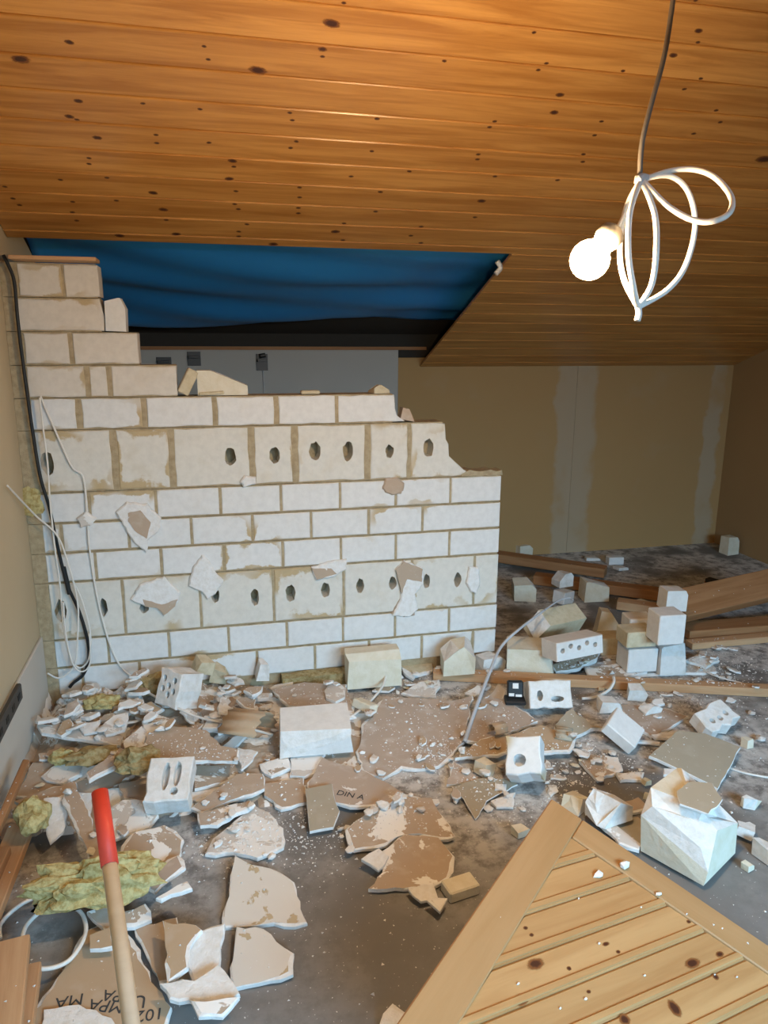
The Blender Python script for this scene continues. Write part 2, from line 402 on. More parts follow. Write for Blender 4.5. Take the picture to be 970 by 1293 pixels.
K7 = [(840, 18, S_), (812, 57, L_), (50, 145, L_), (170, 103, M_), (790, 120, M_), (790, 138, S_), (500, 113, S_), (510, 145, S_), (632, 172, L_), (192, 247, M_), (170, 285, M_), (190, 298, S_), (238, 337, M_), (350, 253, S_), (490, 267, S_), (710, 276, S_), (716, 294, S_), (924, 291, S_), (382, 330, S_), (384, 350, S_), (512, 349, S_), (726, 346, S_), (712, 362, S_), (911, 370, S_), (218, 387, S_), (218, 401, S_), (570, 391, M_), (573, 408, S_), (148, 440, S_), (262, 435, S_), (562, 440, M_), (578, 468, S_), (860, 432, S_), (12, 457, S_), (375, 472, M_), (734, 459, S_), (734, 483, S_), (932, 470, S_), (32, 486, S_), (48, 502, S_), (178, 494, S_), (285, 491, S_), (178, 521, S_), (188, 540, S_), (400, 513, M_), (575, 498, S_), (584, 512, S_), (731, 509, S_), (731, 522, S_), (920, 518, S_), (407, 536, S_), (605, 549, S_), (842, 550, S_), (822, 567, M_), (293, 577, M_), (432, 576, M_), (585, 567, S_), (585, 582, S_), (670, 598, M_), (840, 588, S_)]
K8 = [(400, 73, S_), (177, 149, S_), (407, 171, S_), (425, 158, S_), (460, 232, M_), (446, 275, M_), (300, 297, S_), (288, 311, S_), (562, 297, S_), (545, 331, S_), (608, 182, S_), (843, 270, S_), (853, 299, S_), (260, 378, S_), (258, 390, S_), (514, 382, S_), (516, 396, S_), (303, 429, S_), (93, 415, S_), (268, 492, M_), (252, 532, S_), (20, 470, S_), (12, 290, S_), (788, 327, S_), (738, 135, M_), (800, 75, M_), (795, 107, S_), (765, 218, S_), (800, 198, S_), (785, 10, S_), (960, 390, L_), (455, 440, S_), (120, 555, S_), (95, 577, S_), (118, 598, S_)]
CN = Vector((0, -ST, -CT)); CP = Vector((0, YK, KZ)); CMI = CM.inverted()
for lst, ox in ((K7, 0), (K8, 470)):
    for kx, ky, (ra, rb) in lst:
        q = onplane(ox+kx*.5155, ky*.5155, CP, CN); d = (q-CAM).dot(FW)/F_PX; l = CMI @ q
        pk = next((p for p in planks if p[1] <= l.y <= p[2]), None)
        if not pk: continue
        yy = min(max(l.y, pk[1]+.016), pk[2]-.012); f = 1.0
        rr = min(rb*d*f*1.15, .03)
        link('knot', disc, pk[0], CM @ T(l.x, yy, .0006) @ Matrix.Rotation(random.uniform(-.25, .15), 4, 'Z') @ Matrix.Diagonal((ra*d*f, rr, 1, 1)))

# ------------------------------------------------------------------ partition of white blocks
WY, WD = 3.09, .115
ROWS = [('A', .05, .175, [-.663, -.561, -.33, -.08, .171, .431, .684, .939, 1.194, 1.314]), ('B', .175, .30, [-.663, -.45, -.202, .051, .307, .562, .808, 1.071, 1.316]),
        ('S', .30, .55, [-.663, -.374, -.061, .253, .567, .885, 1.19, 1.314]), ('C', .55, .675, [-.663, -.47, -.21, .048, .299, .556, .808, 1.063, 1.313]),
        ('D', .675, .80, [-.663, -.589, -.332, -.08, .173, .425, .682, .931, 1.312]), ('E', .80, .925, [-.663, -.474, -.216, .043, .298, .554, .806, 1.061, 1.31]),
        ('T', .925, 1.175, [-.663, -.363, -.142, .181, .362, .678, .869, 1.125]), ('F', 1.175, 1.30, [-.663, -.481, -.237, .038, .288, .546, .800]),
        ('G', 1.30, 1.425, [-.663, -.44, -.359, -.093]), ('H', 1.425, 1.55, [-.663, -.488, -.232]), ('I', 1.55, 1.675, [-.663, -.36]), ('J', 1.675, 1.80, [-.655, -.494, -.364])]
HT = [(-.614, 1.046, .02, .042), (.093, 1.051, .020, .035), (.276, 1.049, .019, .030), (.448, 1.06, .021, .037), (.592, 1.056, .02, .038), (.776, 1.05, .016, .026), (.953, 1.059, .021, .038)]
HS = [(-.62, .43, .019, .042), (-.453, .43, .013, .036), (-.293, .413, .017, .02), (.004, .446, .014, .03), (.172, .425, .016, .036), (.328, .431, .019, .034), (.484, .433, .018, .032), (.643, .44, .015, .032), (.795, .443, .015, .028), (.957, .439, .014, .032), (1.108, .435, .015, .032)]
WM = frame((0, WY, 0), (1, 0, 0), (0, -1, 0))           # local x = room x, y = height, z = towards the viewer
bm = bmesh.new()
for rn, z0, z1, J in ROWS:
    e = J[-1]-.012
    if rn == 'T': pass
    if rn not in ('T', 'S'): bx(bm, (XL+.001, z0+.001, -WD+.006), (e, z1-.0012, -.0035))
    else:
        hl = HT if rn == 'T' else HS                                   # mortar core with openings behind the finger holes
        prism(bm, [(XL+.001, z0+.001), (e, z0+.001)]+([(1.075, z0+.045), (1.03, z0+.09), (1.015, z1-.0012)] if rn == 'T' else [(e, z1-.0012)])+[(XL+.001, z1-.0012)], -WD+.006, -.0035, holes=[ell(h[0], h[1], h[2]*1.3, h[3]*1.25, 10, 0) for h in hl if h[0] < e-.02], hole_depth=.085)
bx(bm, (XL+.001, 0, -WD+.004), (1.30, .0515, -.006))
pw = finish('wall_middle', bm, 'mortar', None, WM); tag(pw, 'half demolished partition wall of white blocks in tan mortar', 'wall', None, 'structure')
def blk(x0, x1, z0, z1, mat, holes=(), outline=None, jit=.0012, proud=None, rot=0, gx=.0055):
    g = .0055; cx, cz = (x0+x1)/2, (z0+z1)/2
    pts = outline or [(x0+gx, z0+g), (x1-gx, z0+g), (x1-gx, z1-g), (x0+gx, z1-g)]
    pts = ragged([(p[0]-cx, p[1]-cz) for p in pts], jit, .045)
    bm = bmesh.new(); prism(bm, pts, -WD+.002, 0, holes=[ell(h[0]-cx, h[1]-cz, h[2]*1.18, h[3]*1.12, 14, .13) for h in holes], ch=.0035, hole_depth=.092 if holes else None)
    p = random.uniform(-.0015, .0025) if proud is None else proud
    # Generated coordinates need the block height on local Z for the smear mask: rotate so mesh z = height
    bmesh.ops.rotate(bm, cent=(0, 0, 0), matrix=Matrix.Rotation(R(90), 3, 'X'), verts=bm.verts)
    return finish('block', bm, [mat], pw, T(cx, WY-p, cz) @ Matrix.Rotation(rot, 4, 'Y'))
for rn, z0, z1, J in ROWS:
    for a, b in zip(J, J[1:]):
        hs = [h for h in (HT if rn == 'T' else HS if rn == 'S' else []) if a+.01 < h[0] < b-.01]
        if rn == 'T' and b > 1.1:      # broken end block
            blk(a, b, z0, z1, 'blocktall', hs, [(a+.005, z0+.006), (1.165, z0+.006), (1.12, z0+.03), (1.075, z0+.075), (1.05, z0+.095), (1.048, z0+.15), (1.035, z0+.17), (1.028, z1-.008), (a+.005, z1-.006)], .0035)
        elif rn == 'F' and b > .79:
            blk(a, b, z0, z1, 'block', (), [(a+.005, z0+.006), (b+.045, z0+.006), (b+.01, z0+.03), (b, z0+.06), (b-.004, z1-.006), (a+.005, z1-.006)], .002)
        elif rn == 'I': blk(a, b, z0, z1, 'blockdirtydim', (), [(a, z0+.004), (b-.004, z0+.004), (b, z0+.06), (b-.012, z1-.002), (a, z1-.006)], .003)
        elif rn == 'J': blk(a, b, z0, z1, 'blockdirtydim', (), None, .003)
        else: blk(a, b, z0, z1, 'blocktall' if rn in 'ST' else 'blockdirtydim' if rn in 'GHI' else 'block', hs, gx={'T': .013, 'F': .011, 'G': .010, 'H': .010}.get(rn, .0055), jit=.003 if rn in 'TFGH' else .0012)
# mortar lip left on the broken shoulder, loose bits on the ledge
bm = bmesh.new(); prism(bm, ragged([(1.11, 0), (1.31, 0), (1.305, .022), (1.28, .016), (1.25, .026), (1.20, .02), (1.15, .028), (1.11, .01)], .004, .02), -.08, 0)
finish('mortar_lip', bm, 'mortar', pw, frame((0, WY-.002, .925), (1, 0, 0), (0, -1, 0)))
# plaster dabs stuck on the wall, each with torn paper on it
def dab(c, pts, paper=None, mat='gyps', pm='paper', th=.014):
    P = [px(c, q) for q in pts] if c in CROP else [(c[0]+q[0]*c[2], c[1]+q[1]*c[2]) for q in pts]
    W = [at(x, y, Y=WY-.008) for x, y in P]; cx = sum(q.x for q in W)/len(W); cz = sum(q.z for q in W)/len(W)
    bm = bmesh.new(); prism(bm, ragged([(q.x-cx, q.z-cz) for q in W], .003, .014), -.004, th, ch=.006)
    d = finish('plaster_dab', bm, mat, pw, frame((cx, WY-.004, cz), (1, 0, 0), (0, -1, 0)))
    if paper:
        W = [at(c[0]+x*c[2], c[1]+y*c[2], Y=WY-.018) for x, y in paper]; bm = bmesh.new()
        prism(bm, ragged([(q.x-cx, q.z-cz) for q in W], .002, .012), th-.001, th+.0025)
        finish('paper_remnant', bm, pm, d, frame((cx, WY-.004, cz), (1, 0, 0), (0, -1, 0)))
c3, c4 = (0, 590, .3402), (320, 590, .3402)
dab(c3, [(430, 165), (470, 130), (545, 135), (600, 190), (590, 240), (550, 270), (545, 315), (500, 280), (470, 235)], [(475, 170), (520, 160), (560, 205), (545, 265), (500, 235), (475, 200)])
dab(c3, [(485, 490), (520, 435), (610, 405), (640, 440), (670, 465), (660, 500), (610, 550), (590, 520), (540, 515)], [(530, 490), (600, 510), (660, 490), (650, 515), (610, 548), (585, 522), (540, 518)])
dab(c3, [(700, 440), (715, 375), (750, 325), (775, 345), (800, 390), (830, 420), (800, 470), (770, 490), (745, 460)])
dab(c3, [(320, 160), (360, 190), (340, 215), (300, 225), (285, 190)], None, 'pale')
dab(c4, [(215, 370), (300, 345), (345, 340), (345, 375), (300, 405), (230, 420)], [(217, 375), (290, 375), (310, 395), (235, 418)])
dab(c4, [(525, 380), (560, 345), (630, 375), (630, 430), (600, 470), (610, 525), (580, 555), (515, 550), (545, 490), (550, 430)], [(528, 380), (560, 350), (628, 378), (625, 425), (570, 415), (550, 470)], 'gyps')
dab(c4, [(512, 545), (545, 490), (605, 510), (600, 550), (560, 558)], None, 'paper', th=.006)
dab(c4, [(790, 430), (800, 370), (835, 370), (840, 430), (825, 470), (805, 460)])
dab(c4, [(480, 75), (490, 45), (530, 38), (560, 60), (550, 100), (515, 105), (490, 95)], None, 'paper', th=.006)
dab(c3, [(890, 55), (910, 30), (950, 35), (950, 60), (905, 75)])
dab((480, 400, .2474), [(12, 880), (30, 825), (90, 820), (125, 850), (120, 890), (60, 910)], None, 'paper', th=.005)

# board on top of the highest course and bits resting on the wall
o = box_obj('wood_board', (-.655, 2.985+.005, 1.8015), (-.36, WY+.012, 1.815), 'slat', None, .002); tag(o, 'short flat wooden board lying on the topmost block course', 'board')
def rest(base, V, lo):
    bpy.context.view_layer.update(); b = Vector(base); lift = 0
    L = [v for v in V if v.z < lo+.03]; L = L+[v*.5+L[0]*.5 for v in L]+[Vector((0, 0, lo))]
    for v in L:
        hz = SC.ray_cast(bpy.context.evaluated_depsgraph_get(), (b.x+v.x, b.y+v.y, b.z+v.z-lo+.10), (0, 0, -1))
        if hz[0]: lift = max(lift, hz[1].z-(b.z+v.z-lo))
    if lift > 0: b = b+(CAM-b)*((lift+.0005)/(CAM.z-b.z))
    return b
def chunk(name, label, cat, base, size, yaw=0, pitch=0, roll=0, cuts=(), mats=('block', 'broken'), group=None, bev=.004, settle=False):
    """a box cut by planes (point, normal in unit box coords); base = world point below its centre"""
    bm = bmesh.new(); sx, sy, sz = size; bx(bm, (-sx/2, -sy/2, -sz/2), (sx/2, sy/2, sz/2))
    for co, no in cuts:
        c_ = Vector((co[0]*sx/2, co[1]*sy/2, co[2]*sz/2))
        res = bmesh.ops.bisect_plane(bm, geom=bm.verts[:]+bm.edges[:]+bm.faces[:], plane_co=c_, plane_no=Vector(no), clear_outer=True)
        ed = [g for g in res['geom_cut'] if isinstance(g, bmesh.types.BMEdge)]
        if ed:
            for f in bmesh.ops.contextual_create(bm, geom=ed)['faces']: f.material_index = 1
    if cuts:
        cf = [f for f in bm.faces if f.material_index == 1]
        if cf:
            ed = list({e for f in cf for e in f.edges})
            bmesh.ops.triangulate(bm, faces=cf)
            ed = [e for e in bm.edges if all(f.material_index == 1 for f in e.link_faces)]
            if ed: bmesh.ops.subdivide_edges(bm, edges=ed, cuts=2)
            for v in bm.verts:
                if v.link_faces and all(f.material_index == 1 for f in v.link_faces): v.co += Vector([random.uniform(-1, 1)*.05*min(size) for _ in range(3)])
    elif bev: bmesh.ops.bevel(bm, geom=bm.edges[:], offset=bev, segments=1, affect='EDGES')
    rot = Matrix.Rotation(R(yaw), 4, 'Z') @ Matrix.Rotation(R(pitch), 4, 'Y') @ Matrix.Rotation(R(roll), 4, 'X')
    if settle and (cuts or max(size) < .09):
        sd = Vector((base[0]*37, base[1]*41, 3)); jm = .16 if max(size) < .1 else .07
        for v in bm.verts: v.co += Vector((noise.noise(v.co*40+sd), noise.noise(v.co*40+sd*2), noise.noise(v.co*40-sd)))*jm*min(size)*1.5
    lo = min((rot @ v.co).z for v in bm.verts)
    base = rest(base, [rot @ v.co for v in bm.verts], lo) if settle else base
    o = finish(name, bm, list(mats), None, T(base[0], base[1], base[2]-lo) @ rot)
    if settle: clear_lift(o)
    return tag(o, label, cat, group)
LG = 'loose pieces lying on top of the block wall'
chunk('block_fragment', 'narrow broken block end standing beside the stepped upper course', 'block', (-.318, WY+.05, 1.5515), (.075, .10, .125), 0, 2, 0, [((1, 0, .4), (1, 0, .5)), ((0, 0, .95), (-.3, 0, 1))], ('block', 'broken'), LG)
chunk('block_fragment', 'pale wedge shaped block piece lying on the wall ledge', 'block', (.075, WY+.05, 1.3015), (.20, .08, .10), 0, 0, 0, [((.3, 0, .35), (.42, 0, 1))], ('cream', 'broken'), LG)
chunk('block_fragment', 'tan brick piece tilted against the pale wedge on the wall ledge', 'block', (-.062, WY+.035, 1.3015), (.045, .06, .105), 5, 28, 0, [], ('tanblock', 'broken'), LG)
chunk('block_fragment', 'thin flat tan flake lying before the pale wedge on the ledge', 'fragment', (.03, WY+.012, 1.3012), (.10, .03, .014), 0, -3, 0, [], ('tanblock', 'broken'), LG)
chunk('block_fragment', 'small pile-topping lump of broken mortar at the wall step', 'fragment', (.735, WY+.04, 1.301), (.07, .07, .035), 10, 0, 0, [((.5, 0, .4), (.6, 0, 1)), ((-.5, 0, .5), (-.6, .2, 1))], ('tanblock', 'cream'), LG)
chunk('block_fragment', 'thin tan mortar strip on the ledge between wedge and step', 'fragment', (.435, WY+.03, 1.301), (.08, .04, .015), 0, 0, 0, [], ('tanblock', 'cream'), LG)
chunk('block_fragment', 'torn plaster flake on the step of the broken wall end', 'fragment', (.865, WY+.03, 1.176), (.07, .05, .05), 0, 12, 0, [((.2, 0, .3), (1, 0, .7))], ('paper', 'broken'), LG)

# ------------------------------------------------------------------ blue membrane sagging in the open roof field
def memb(u, s):          # u 0..1 across, s 0..1 down the slope
    x = XL+.004+u*(1.70-XL); Lp = LC+.12-s*(1.22+.10*math.sin(u*math.pi)+.10*max(0, u-.6)/.4)
    free = max(0, (u-.60)/.40)
    z = -.155+.075*math.sin(math.pi*min(1, u*1.05))*math.sin(math.pi*(.15+.8*s))+.015*math.sin(s*15+u*3.2)*(.4+s)+.010*math.sin(s*27-u*9+1.5)
    z += .035*s*s*math.sin(u*5.2+.6)+.05*(1-s)**3+.012*free*s+.008*math.sin((u*2.2+s)*14)*free
    return CM @ Vector((x, Lp, z))
bm = bmesh.new(); NU, NS = 70, 46
g = [[bm.verts.new(memb(i/NU, j/NS)) for i in range(NU+1)] for j in range(NS+1)]
for j in range(NS):
    for i in range(NU): bm.faces.new((g[j][i], g[j][i+1], g[j+1][i+1], g[j+1][i]))
c0 = memb(.5, .5).copy(); bmesh.ops.translate(bm, vec=-c0, verts=bm.verts)
bmesh.ops.solidify(bm, geom=bm.faces[:], thickness=.0012)
o = finish('roofing_membrane', bm, 'blue', None, Matrix.Translation(c0), True); tag(o, 'blue roofing membrane sagging in the opening above the block wall', 'membrane')
o = tube('torn_tape', [at(628, 330, Y=3.30), at(632, 338, Y=3.305), at(626, 346, Y=3.30)], .012, 'pale', None, 4, 6); tag(o, 'scrap of pale torn tape at the upper corner of the blue membrane', 'tape')

# brackets on the grey knee board
def bracket(x0, y0, x1, y1, label, arm):
    a, b = at(x0, y1, Y=YK-.02), at(x1, y0, Y=YK-.02); w_, h_ = b.x-a.x, b.z-a.z
    e = empty('metal_bracket', (a.x+w_/2, YK-.005, a.z)); tag(e, label, 'bracket', 'dark brackets on the grey knee board')
    box_obj('plate', (a.x, YK-.011, a.z), (b.x, YK-.0055, b.z), 'metal', e, .001)
    box_obj('arm', (a.x+w_*.1, YK-.06, a.z+h_*.55), (b.x-w_*.1, YK-.011, a.z+h_*.72), 'metal', e, .001)
    if arm: tube('clamp', [(a.x+w_*.3, YK-.03, b.z-.012), (a.x+w_*.8, YK-.03, b.z-.006)], .014, 'metal', e, 3, 8)
bracket(198, 451, 216, 466, 'dark metal bracket on grey board next to the stepped blocks', False)
bracket(237, 444, 253, 462, 'dark metal bracket on grey board above the pale wedge', False)
bracket(324, 447, 338, 468, 'dark metal bracket with hanging wire on grey board', True)
o = tube('thin_wire', [at(332, 468, Y=YK-.014), at(333, 485, Y=YK-.012), at(334, 505, Y=YK-.014), (at(335, 520, Y=YK-.012))], .003, 'grey'); tag(o, 'thin grey wire hanging from the bracket on the grey board', 'wire')

# ------------------------------------------------------------------ hanging bulb on its coiled cable
def pd(x, y, dd=0): return at(x, y, D=1.40+dd*1.2)
top = pd(850, 0); tz = ceil_z(top.y+.02)
pb = empty('pendant_bulb', (top.x+.03, top.y+.02, tz)); tag(pb, 'lit bare bulb hanging on a white cable tied in loops', 'lamp')
tube('cable', [(top.x+.03, top.y+.02, tz-.004), (top.x+.02, top.y+.01, (tz+top.z)/2), top, pd(839, 70), pd(823, 130), pd(811, 180), pd(808, 224)], .005, 'cableshaded', pb)
bm = bmesh.new(); lathe(bm, [(.004, 0), (.045, -.002), (.045, -.018), (.03, -.03), (.006, -.032)]); finish('ceiling_rose', bm, 'white_pl', pb, frame((top.x+.03, top.y+.02, tz), (1, 0, 0), (0, ST, CT)), True)
k0, k1 = pd(810, 226), pd(806, 388)
for P in ([k0, pd(791, 262, .02), pd(783, 312, .03), pd(788, 352, .02), k1], [k0, pd(796, 268, -.02), pd(794, 320, -.03), pd(800, 362, -.02), k1],
          [k0, pd(827, 270, -.02), pd(829, 318, -.03), pd(823, 360, -.01), k1], [k0, pd(845, 222, .03), pd(869, 242, .04), pd(878, 285, .04), pd(866, 335, .03), pd(843, 366, .01), k1],
          [k0, pd(846, 262, -.03), pd(885, 280, -.06), pd(918, 272, -.07), pd(924, 250, -.04), pd(903, 224, 0), pd(876, 214, .03), pd(845, 216, .03), pd(815, 226, 0)]):
    tube('cable_loop', P, .0054, 'white_pl', pb)
bm = bmesh.new(); bmesh.ops.create_icosphere(bm, subdivisions=2, radius=1)
for v in bm.verts: v.co *= 1+random.uniform(-.2, .2)
finish('tape_knot', bm, 'grey', pb, Matrix.Translation(k0) @ Matrix.Diagonal((.014, .011, .012, 1)))
tube('cable_tail', [k1, pd(807, 396), pd(805, 405)], .006, 'white_pl', pb)
bc, bs = pd(745, 328), pd(771, 297, .012); ax = (bs-bc).normalized()
bm = bmesh.new(); lathe(bm, [(.013, .0405), (.019, .0405), (.022, .048), (.022, .062), (.014, .070), (.005, .072)], 20); so = finish('socket', bm, 'socket', pb, frame(bc, (0, 0, 1), ax) @ Matrix.Scale(1.2, 4), True)
bm = bmesh.new(); prof = [(.0005, -.031)]+[(.031*math.sin(a), -.031*math.cos(a)) for a in [i*math.pi/12 for i in range(1, 10)]]+[(.016, .034), (.0135, .042)]
lathe(bm, prof, 24); finish('bulb', bm, 'bulb', so, frame(bc, (0, 0, 1), ax) @ Matrix.Scale(1.2, 4), True)
tube('flex', [bc+ax*.084, bc+ax*.10, pd(795, 258, .02), k0], .0042, 'white_pl', pb)

# ------------------------------------------------------------------ cables on the block wall
def wp(x, y, off=.012): return at(x, y, Y=WY-off)
def wpath(L, off=.012): return [wp(x, y, off) for x, y in L]
bc_ = empty('black_cable', wp(40, 560)); tag(bc_, 'thick black cable hanging down the corner of the block wall', 'cable')
tube('sheath', wpath([(4, 322), (11, 336), (18, 356), (22, 400), (28, 450), (39, 530), (50, 598), (62, 640), (71, 682), (84, 735), (100, 772), (110, 806), (112, 832), (105, 852), (93, 862), (88, 868)], .028), .0065, 'black', bc_)
tube('tape_wrap', wpath([(80, 716), (84, 733), (88, 750)], .028), .0095, 'black', bc_)
o = tube('thin_cable', wpath([(51, 500), (66, 535), (90, 588), (105, 603), (110, 650), (113, 692), (122, 750), (135, 802), (150, 838), (170, 858), (181, 872)], .011), .0042, 'white_pl'); tag(o, 'pale cable running from the wall hole to the plastered plug', 'cable', 'pale cables at the left corner')
o = tube('thin_cable', wpath([(50, 502), (55, 545), (60, 585), (63, 630), (69, 690), (76, 740), (80, 790), (88, 828), (100, 843), (112, 832), (114, 800), (104, 760), (93, 735)], .046), .0036, 'white_pl'); tag(o, 'pale cable hanging in a loop behind the black cable', 'cable', 'pale cables at the left corner')
o = tube('thin_cable', [at(9, 613, Y=2.8), at(25, 630, Y=2.92), wp(46, 652, .060), wp(72, 676, .060), wp(86, 712, .060), wp(98, 760, .060), wp(98, 805, .060), wp(94, 840, .060), wp(76, 856, .060), wp(60, 850, .060)], .0036, 'white_pl'); tag(o, 'pale cable coming out of the cream wall beside the wool tuft', 'cable', 'pale cables at the left corner')
o = tube('thin_cable', [wp(80, 760, .072), wp(83, 800, .072), wp(92, 838, .072), wp(104, 848, .072), wp(114, 836, .072), wp(113, 800, .072)], .0034, 'white_pl'); tag(o, 'short pale cable loop at the foot of the black cable', 'cable', 'pale cables at the left corner')

# mineral wool
def tuft(label, c, size, seed, mat='wool', sub=3, amp=.34, floor=True, cat='insulation'):
    bm = bmesh.new(); bmesh.ops.create_icosphere(bm, subdivisions=sub, radius=1); o_ = Vector((seed*7.3, seed*3.1, 0))
    for v in bm.verts:
        d = noise.noise(v.co*1.6+o_)*amp*1.4+noise.noise(v.co*4.5+o_)*amp*.8+noise.noise(v.co*11+o_)*amp*.35
        v.co *= 1+d
        if floor and v.co.z < -.35: v.co.z = -.35
    for v in bm.verts: v.co = Vector((v.co.x*size[0], v.co.y*size[1], v.co.z*size[2]))
    lo = min(v.co.z for v in bm.verts); bmesh.ops.translate(bm, vec=(0, 0, -lo if floor else 0), verts=bm.verts)
    o = finish('mineral_wool', bm, mat, None, Matrix.Translation(c))
    if floor: clear_lift(o, .10)
    return tag(o, label, cat, 'tufts of mineral wool')
tuft('yellow mineral wool tuft stuck in the corner by the block wall', wp(38, 634, .010), (.045, .009, .05), 1.0, floor=False)

# dark socket strip on the left wall
sx = XL+.012; qa, qb = at(27, 862, X=sx+.018), at(28, 884, X=sx+.018); y1s = qa.y; z1s, z0s = qa.z, qb.z
e = empty('socket_strip', (sx, y1s-.3, z0s)); tag(e, 'dark brown surface socket strip on the left wall', 'socket')
bm = bmesh.new(); bx(bm, (sx, y1s-.62, z0s), (sx+.018, y1s, z1s)); bmesh.ops.bevel(bm, geom=bm.edges[:], offset=.004, segments=1, affect='EDGES')
hs_ = finish('housing', bm, 'dark', e, Matrix.Identity(4))
for k in range(7):
    yy = y1s-.05-k*.08
    box_obj('socket_hole', (sx+.0178, yy-.016, z0s+.02), (sx+.0192, yy+.016, z1s-.02), 'hole', hs_)

# ------------------------------------------------------------------ rubble
def gnd(x, y):          # loose rubble heap against the left half of the wall
    h = .085*math.exp(-((y-3.0)/.30)**2)*max(0, min(1, (.22-x)/.45))
    h += .035*math.exp(-((y-2.62)/.28)**2)*max(0, min(1, (.75-x)/.6))
    return h
bm = bmesh.new(); gx, gy = 90, 60; vv = []
for j in range(gy+1):
    for i in range(gx+1):
        x = XL+.014+i/gx*1.45; y = 2.10+j/gy*.975; h = gnd(x, y)
        edge = min(1, i/6, j/6, (gx-i)/6) if True else 1
        h = h*(.8+.35*noise.noise((x*9, y*9, 0))+.3*noise.noise((x*26, y*26, 4)))
        vv.append(bm.verts.new((x, y, h-.004 if h*edge < .004 else h*edge)))
for j in range(gy):
    for i in range(gx):
        k = j*(gx+1)+i; bm.faces.new((vv[k], vv[k+1], vv[k+gx+2], vv[k+gx+1]))
o = finish('rubble_heap', bm, 'papertorn', None, T(0, 0, 0)); tag(o, 'low heap of crushed plaster rubble against the block wall', 'rubble', None, 'stuff'); register(o)

def top_z(x, y, zmax=1.1, upd=False):
    if upd: bpy.context.view_layer.update()
    hit, loc, nn, ii, ob, mm = SC.ray_cast(bpy.context.evaluated_depsgraph_get(), (x, y, zmax), (0, 0, -1))
    return (loc.z, ob) if hit else (0.0, None)
SG = 'broken plasterboard shards on the floor'
def shard(c, pts, z, ab, mat, label, th=.0125, amp=.004, name='plasterboard_shard', group=SG, cat='plasterboard', side='gyps', keep=False, rim=None):
    P = [px(c, q) for q in pts]; n = len(P); cxp, cyp = sum(p[0] for p in P)/n, sum(p[1] for p in P)/n
    C = at(cxp, cyp, z=z); z0 = z if keep else min(z, .02)+gnd(C.x, C.y)*.5
    for _ in range(6):
        C = at(cxp, cyp, z=z0); nrm = Vector((-ab[0], -ab[1], 1)).normalized()
        W = [onplane(x, y, C, nrm) for x, y in P]; lo = min(q.z for q in W)-th
        if lo < .0008: z0 += .001-lo
        else: break
    bpy.context.view_layer.update()
    for _ in range(4):           # rest on whatever already lies there
        C2 = sum(W, Vector())/n; pen = 0
        smp = [C2]+[C2.lerp(q, k) for q in W for k in (.45, .92)]+[C2.lerp((W[i-1]+W[i])/2, .9) for i in range(n)]
        for q in smp:
            hz = top_z(q.x, q.y)[0]-(q.z-th)
            if hz < .085: pen = max(pen, hz)
        if pen < .0005: break
        z0 += pen+.0006; C = at(cxp, cyp, z=z0); W = [onplane(x, y, C, nrm) for x, y in P]
    mw = frame(C, (1, 0, ab[0]), nrm); inv = mw.inverted()
    loc = ragged([(inv @ q)[:2] for q in W], amp, .022)
    bm = bmesh.new(); wr = rim if rim is not None else (.009 if th > .009 and amp > .002 else .0)
    if wr:
        sd = random.uniform(0, 50); nn = len(loc); outs = inset(loc, -1.0)
        k = [max(0, noise.noise((p[0]*11+sd, p[1]*11, 0))+.15)*2*wr for p in loc]
        lowr = [(p[0]+(o_[0]-p[0])*kk, p[1]+(o_[1]-p[1])*kk) for p, o_, kk in zip(loc, outs, k)]
        R0 = [bm.verts.new((p[0], p[1], 0)) for p in loc]; R1 = [bm.verts.new((p[0], p[1], -th*random.uniform(.15, .35))) for p in lowr]; R2 = [bm.verts.new((p[0], p[1], -th)) for p in lowr]
        for a_, b_ in ((R0, R1), (R1, R2)):
            for i in range(nn): bm.faces.new((a_[i], a_[(i+1) % nn], b_[(i+1) % nn], b_[i])).material_index = 1
        for ring, mi in ((R0, 0), (R2, 1)):
            for tri in tessellate_polygon([[v.co.copy() for v in ring]]):
                try: bm.faces.new([ring[i] for i in tri]).material_index = mi
                except ValueError: pass
    else: prism(bm, loc, -th, 0, ch=.0012, mt=0, ms=1)
    o = tag(finish(name, bm, [mat, side], None, mw), label, cat, group); clear_lift(o); return o
S = shard
# --- left front
S('a', [(180, 370), (360, 372), (600, 425), (592, 466), (400, 440), (205, 408)], .11, (-.12, .05), 'pale', 'long narrow plasterboard strip with thick white edge near the left wall')
S('a', [(165, 312), (205, 340), (215, 372), (185, 372)], .15, (.3, .6), 'gyps', 'small upright white splinter at the tip of the long strip', .008)
S('a', [(165, 555), (395, 556), (392, 605), (300, 672), (195, 722), (80, 716)], .03, (.05, .08), 'paper', 'brown board piece partly covered by a pale flake, beside the left wall')
S('a', [(202, 622), (275, 562), (378, 545), (398, 572), (385, 610), (310, 656), (225, 642)], .046, (.05, .08), 'pale', 'smooth pale grey plaster flake lying on a brown board', .008)
S('a', [(70, 742), (365, 642), (372, 690), (215, 752), (105, 762)], .018, (0, .02), 'paper', 'narrow brown board strip under the flake-covered piece')
S('a', [(215, 730), (300, 725), (328, 800), (292, 888), (252, 930), (222, 868)], .05, (0, .25), 'gyps', 'leaf shaped white plaster piece beside a wool tuft', .012)
S('p', [(82, 1003), (97, 993), (112, 1030), (125, 1062), (126, 1098), (117, 1094)], .022, (0, .05), 'paper', 'narrow brown board strip running to the red-tipped handle')
S('a', [(375, 650), (650, 580), (652, 612), (570, 662), (520, 692), (450, 702), (388, 704)], .045, (0, .1), 'paper', 'wide brown board piece behind the red-tipped handle')
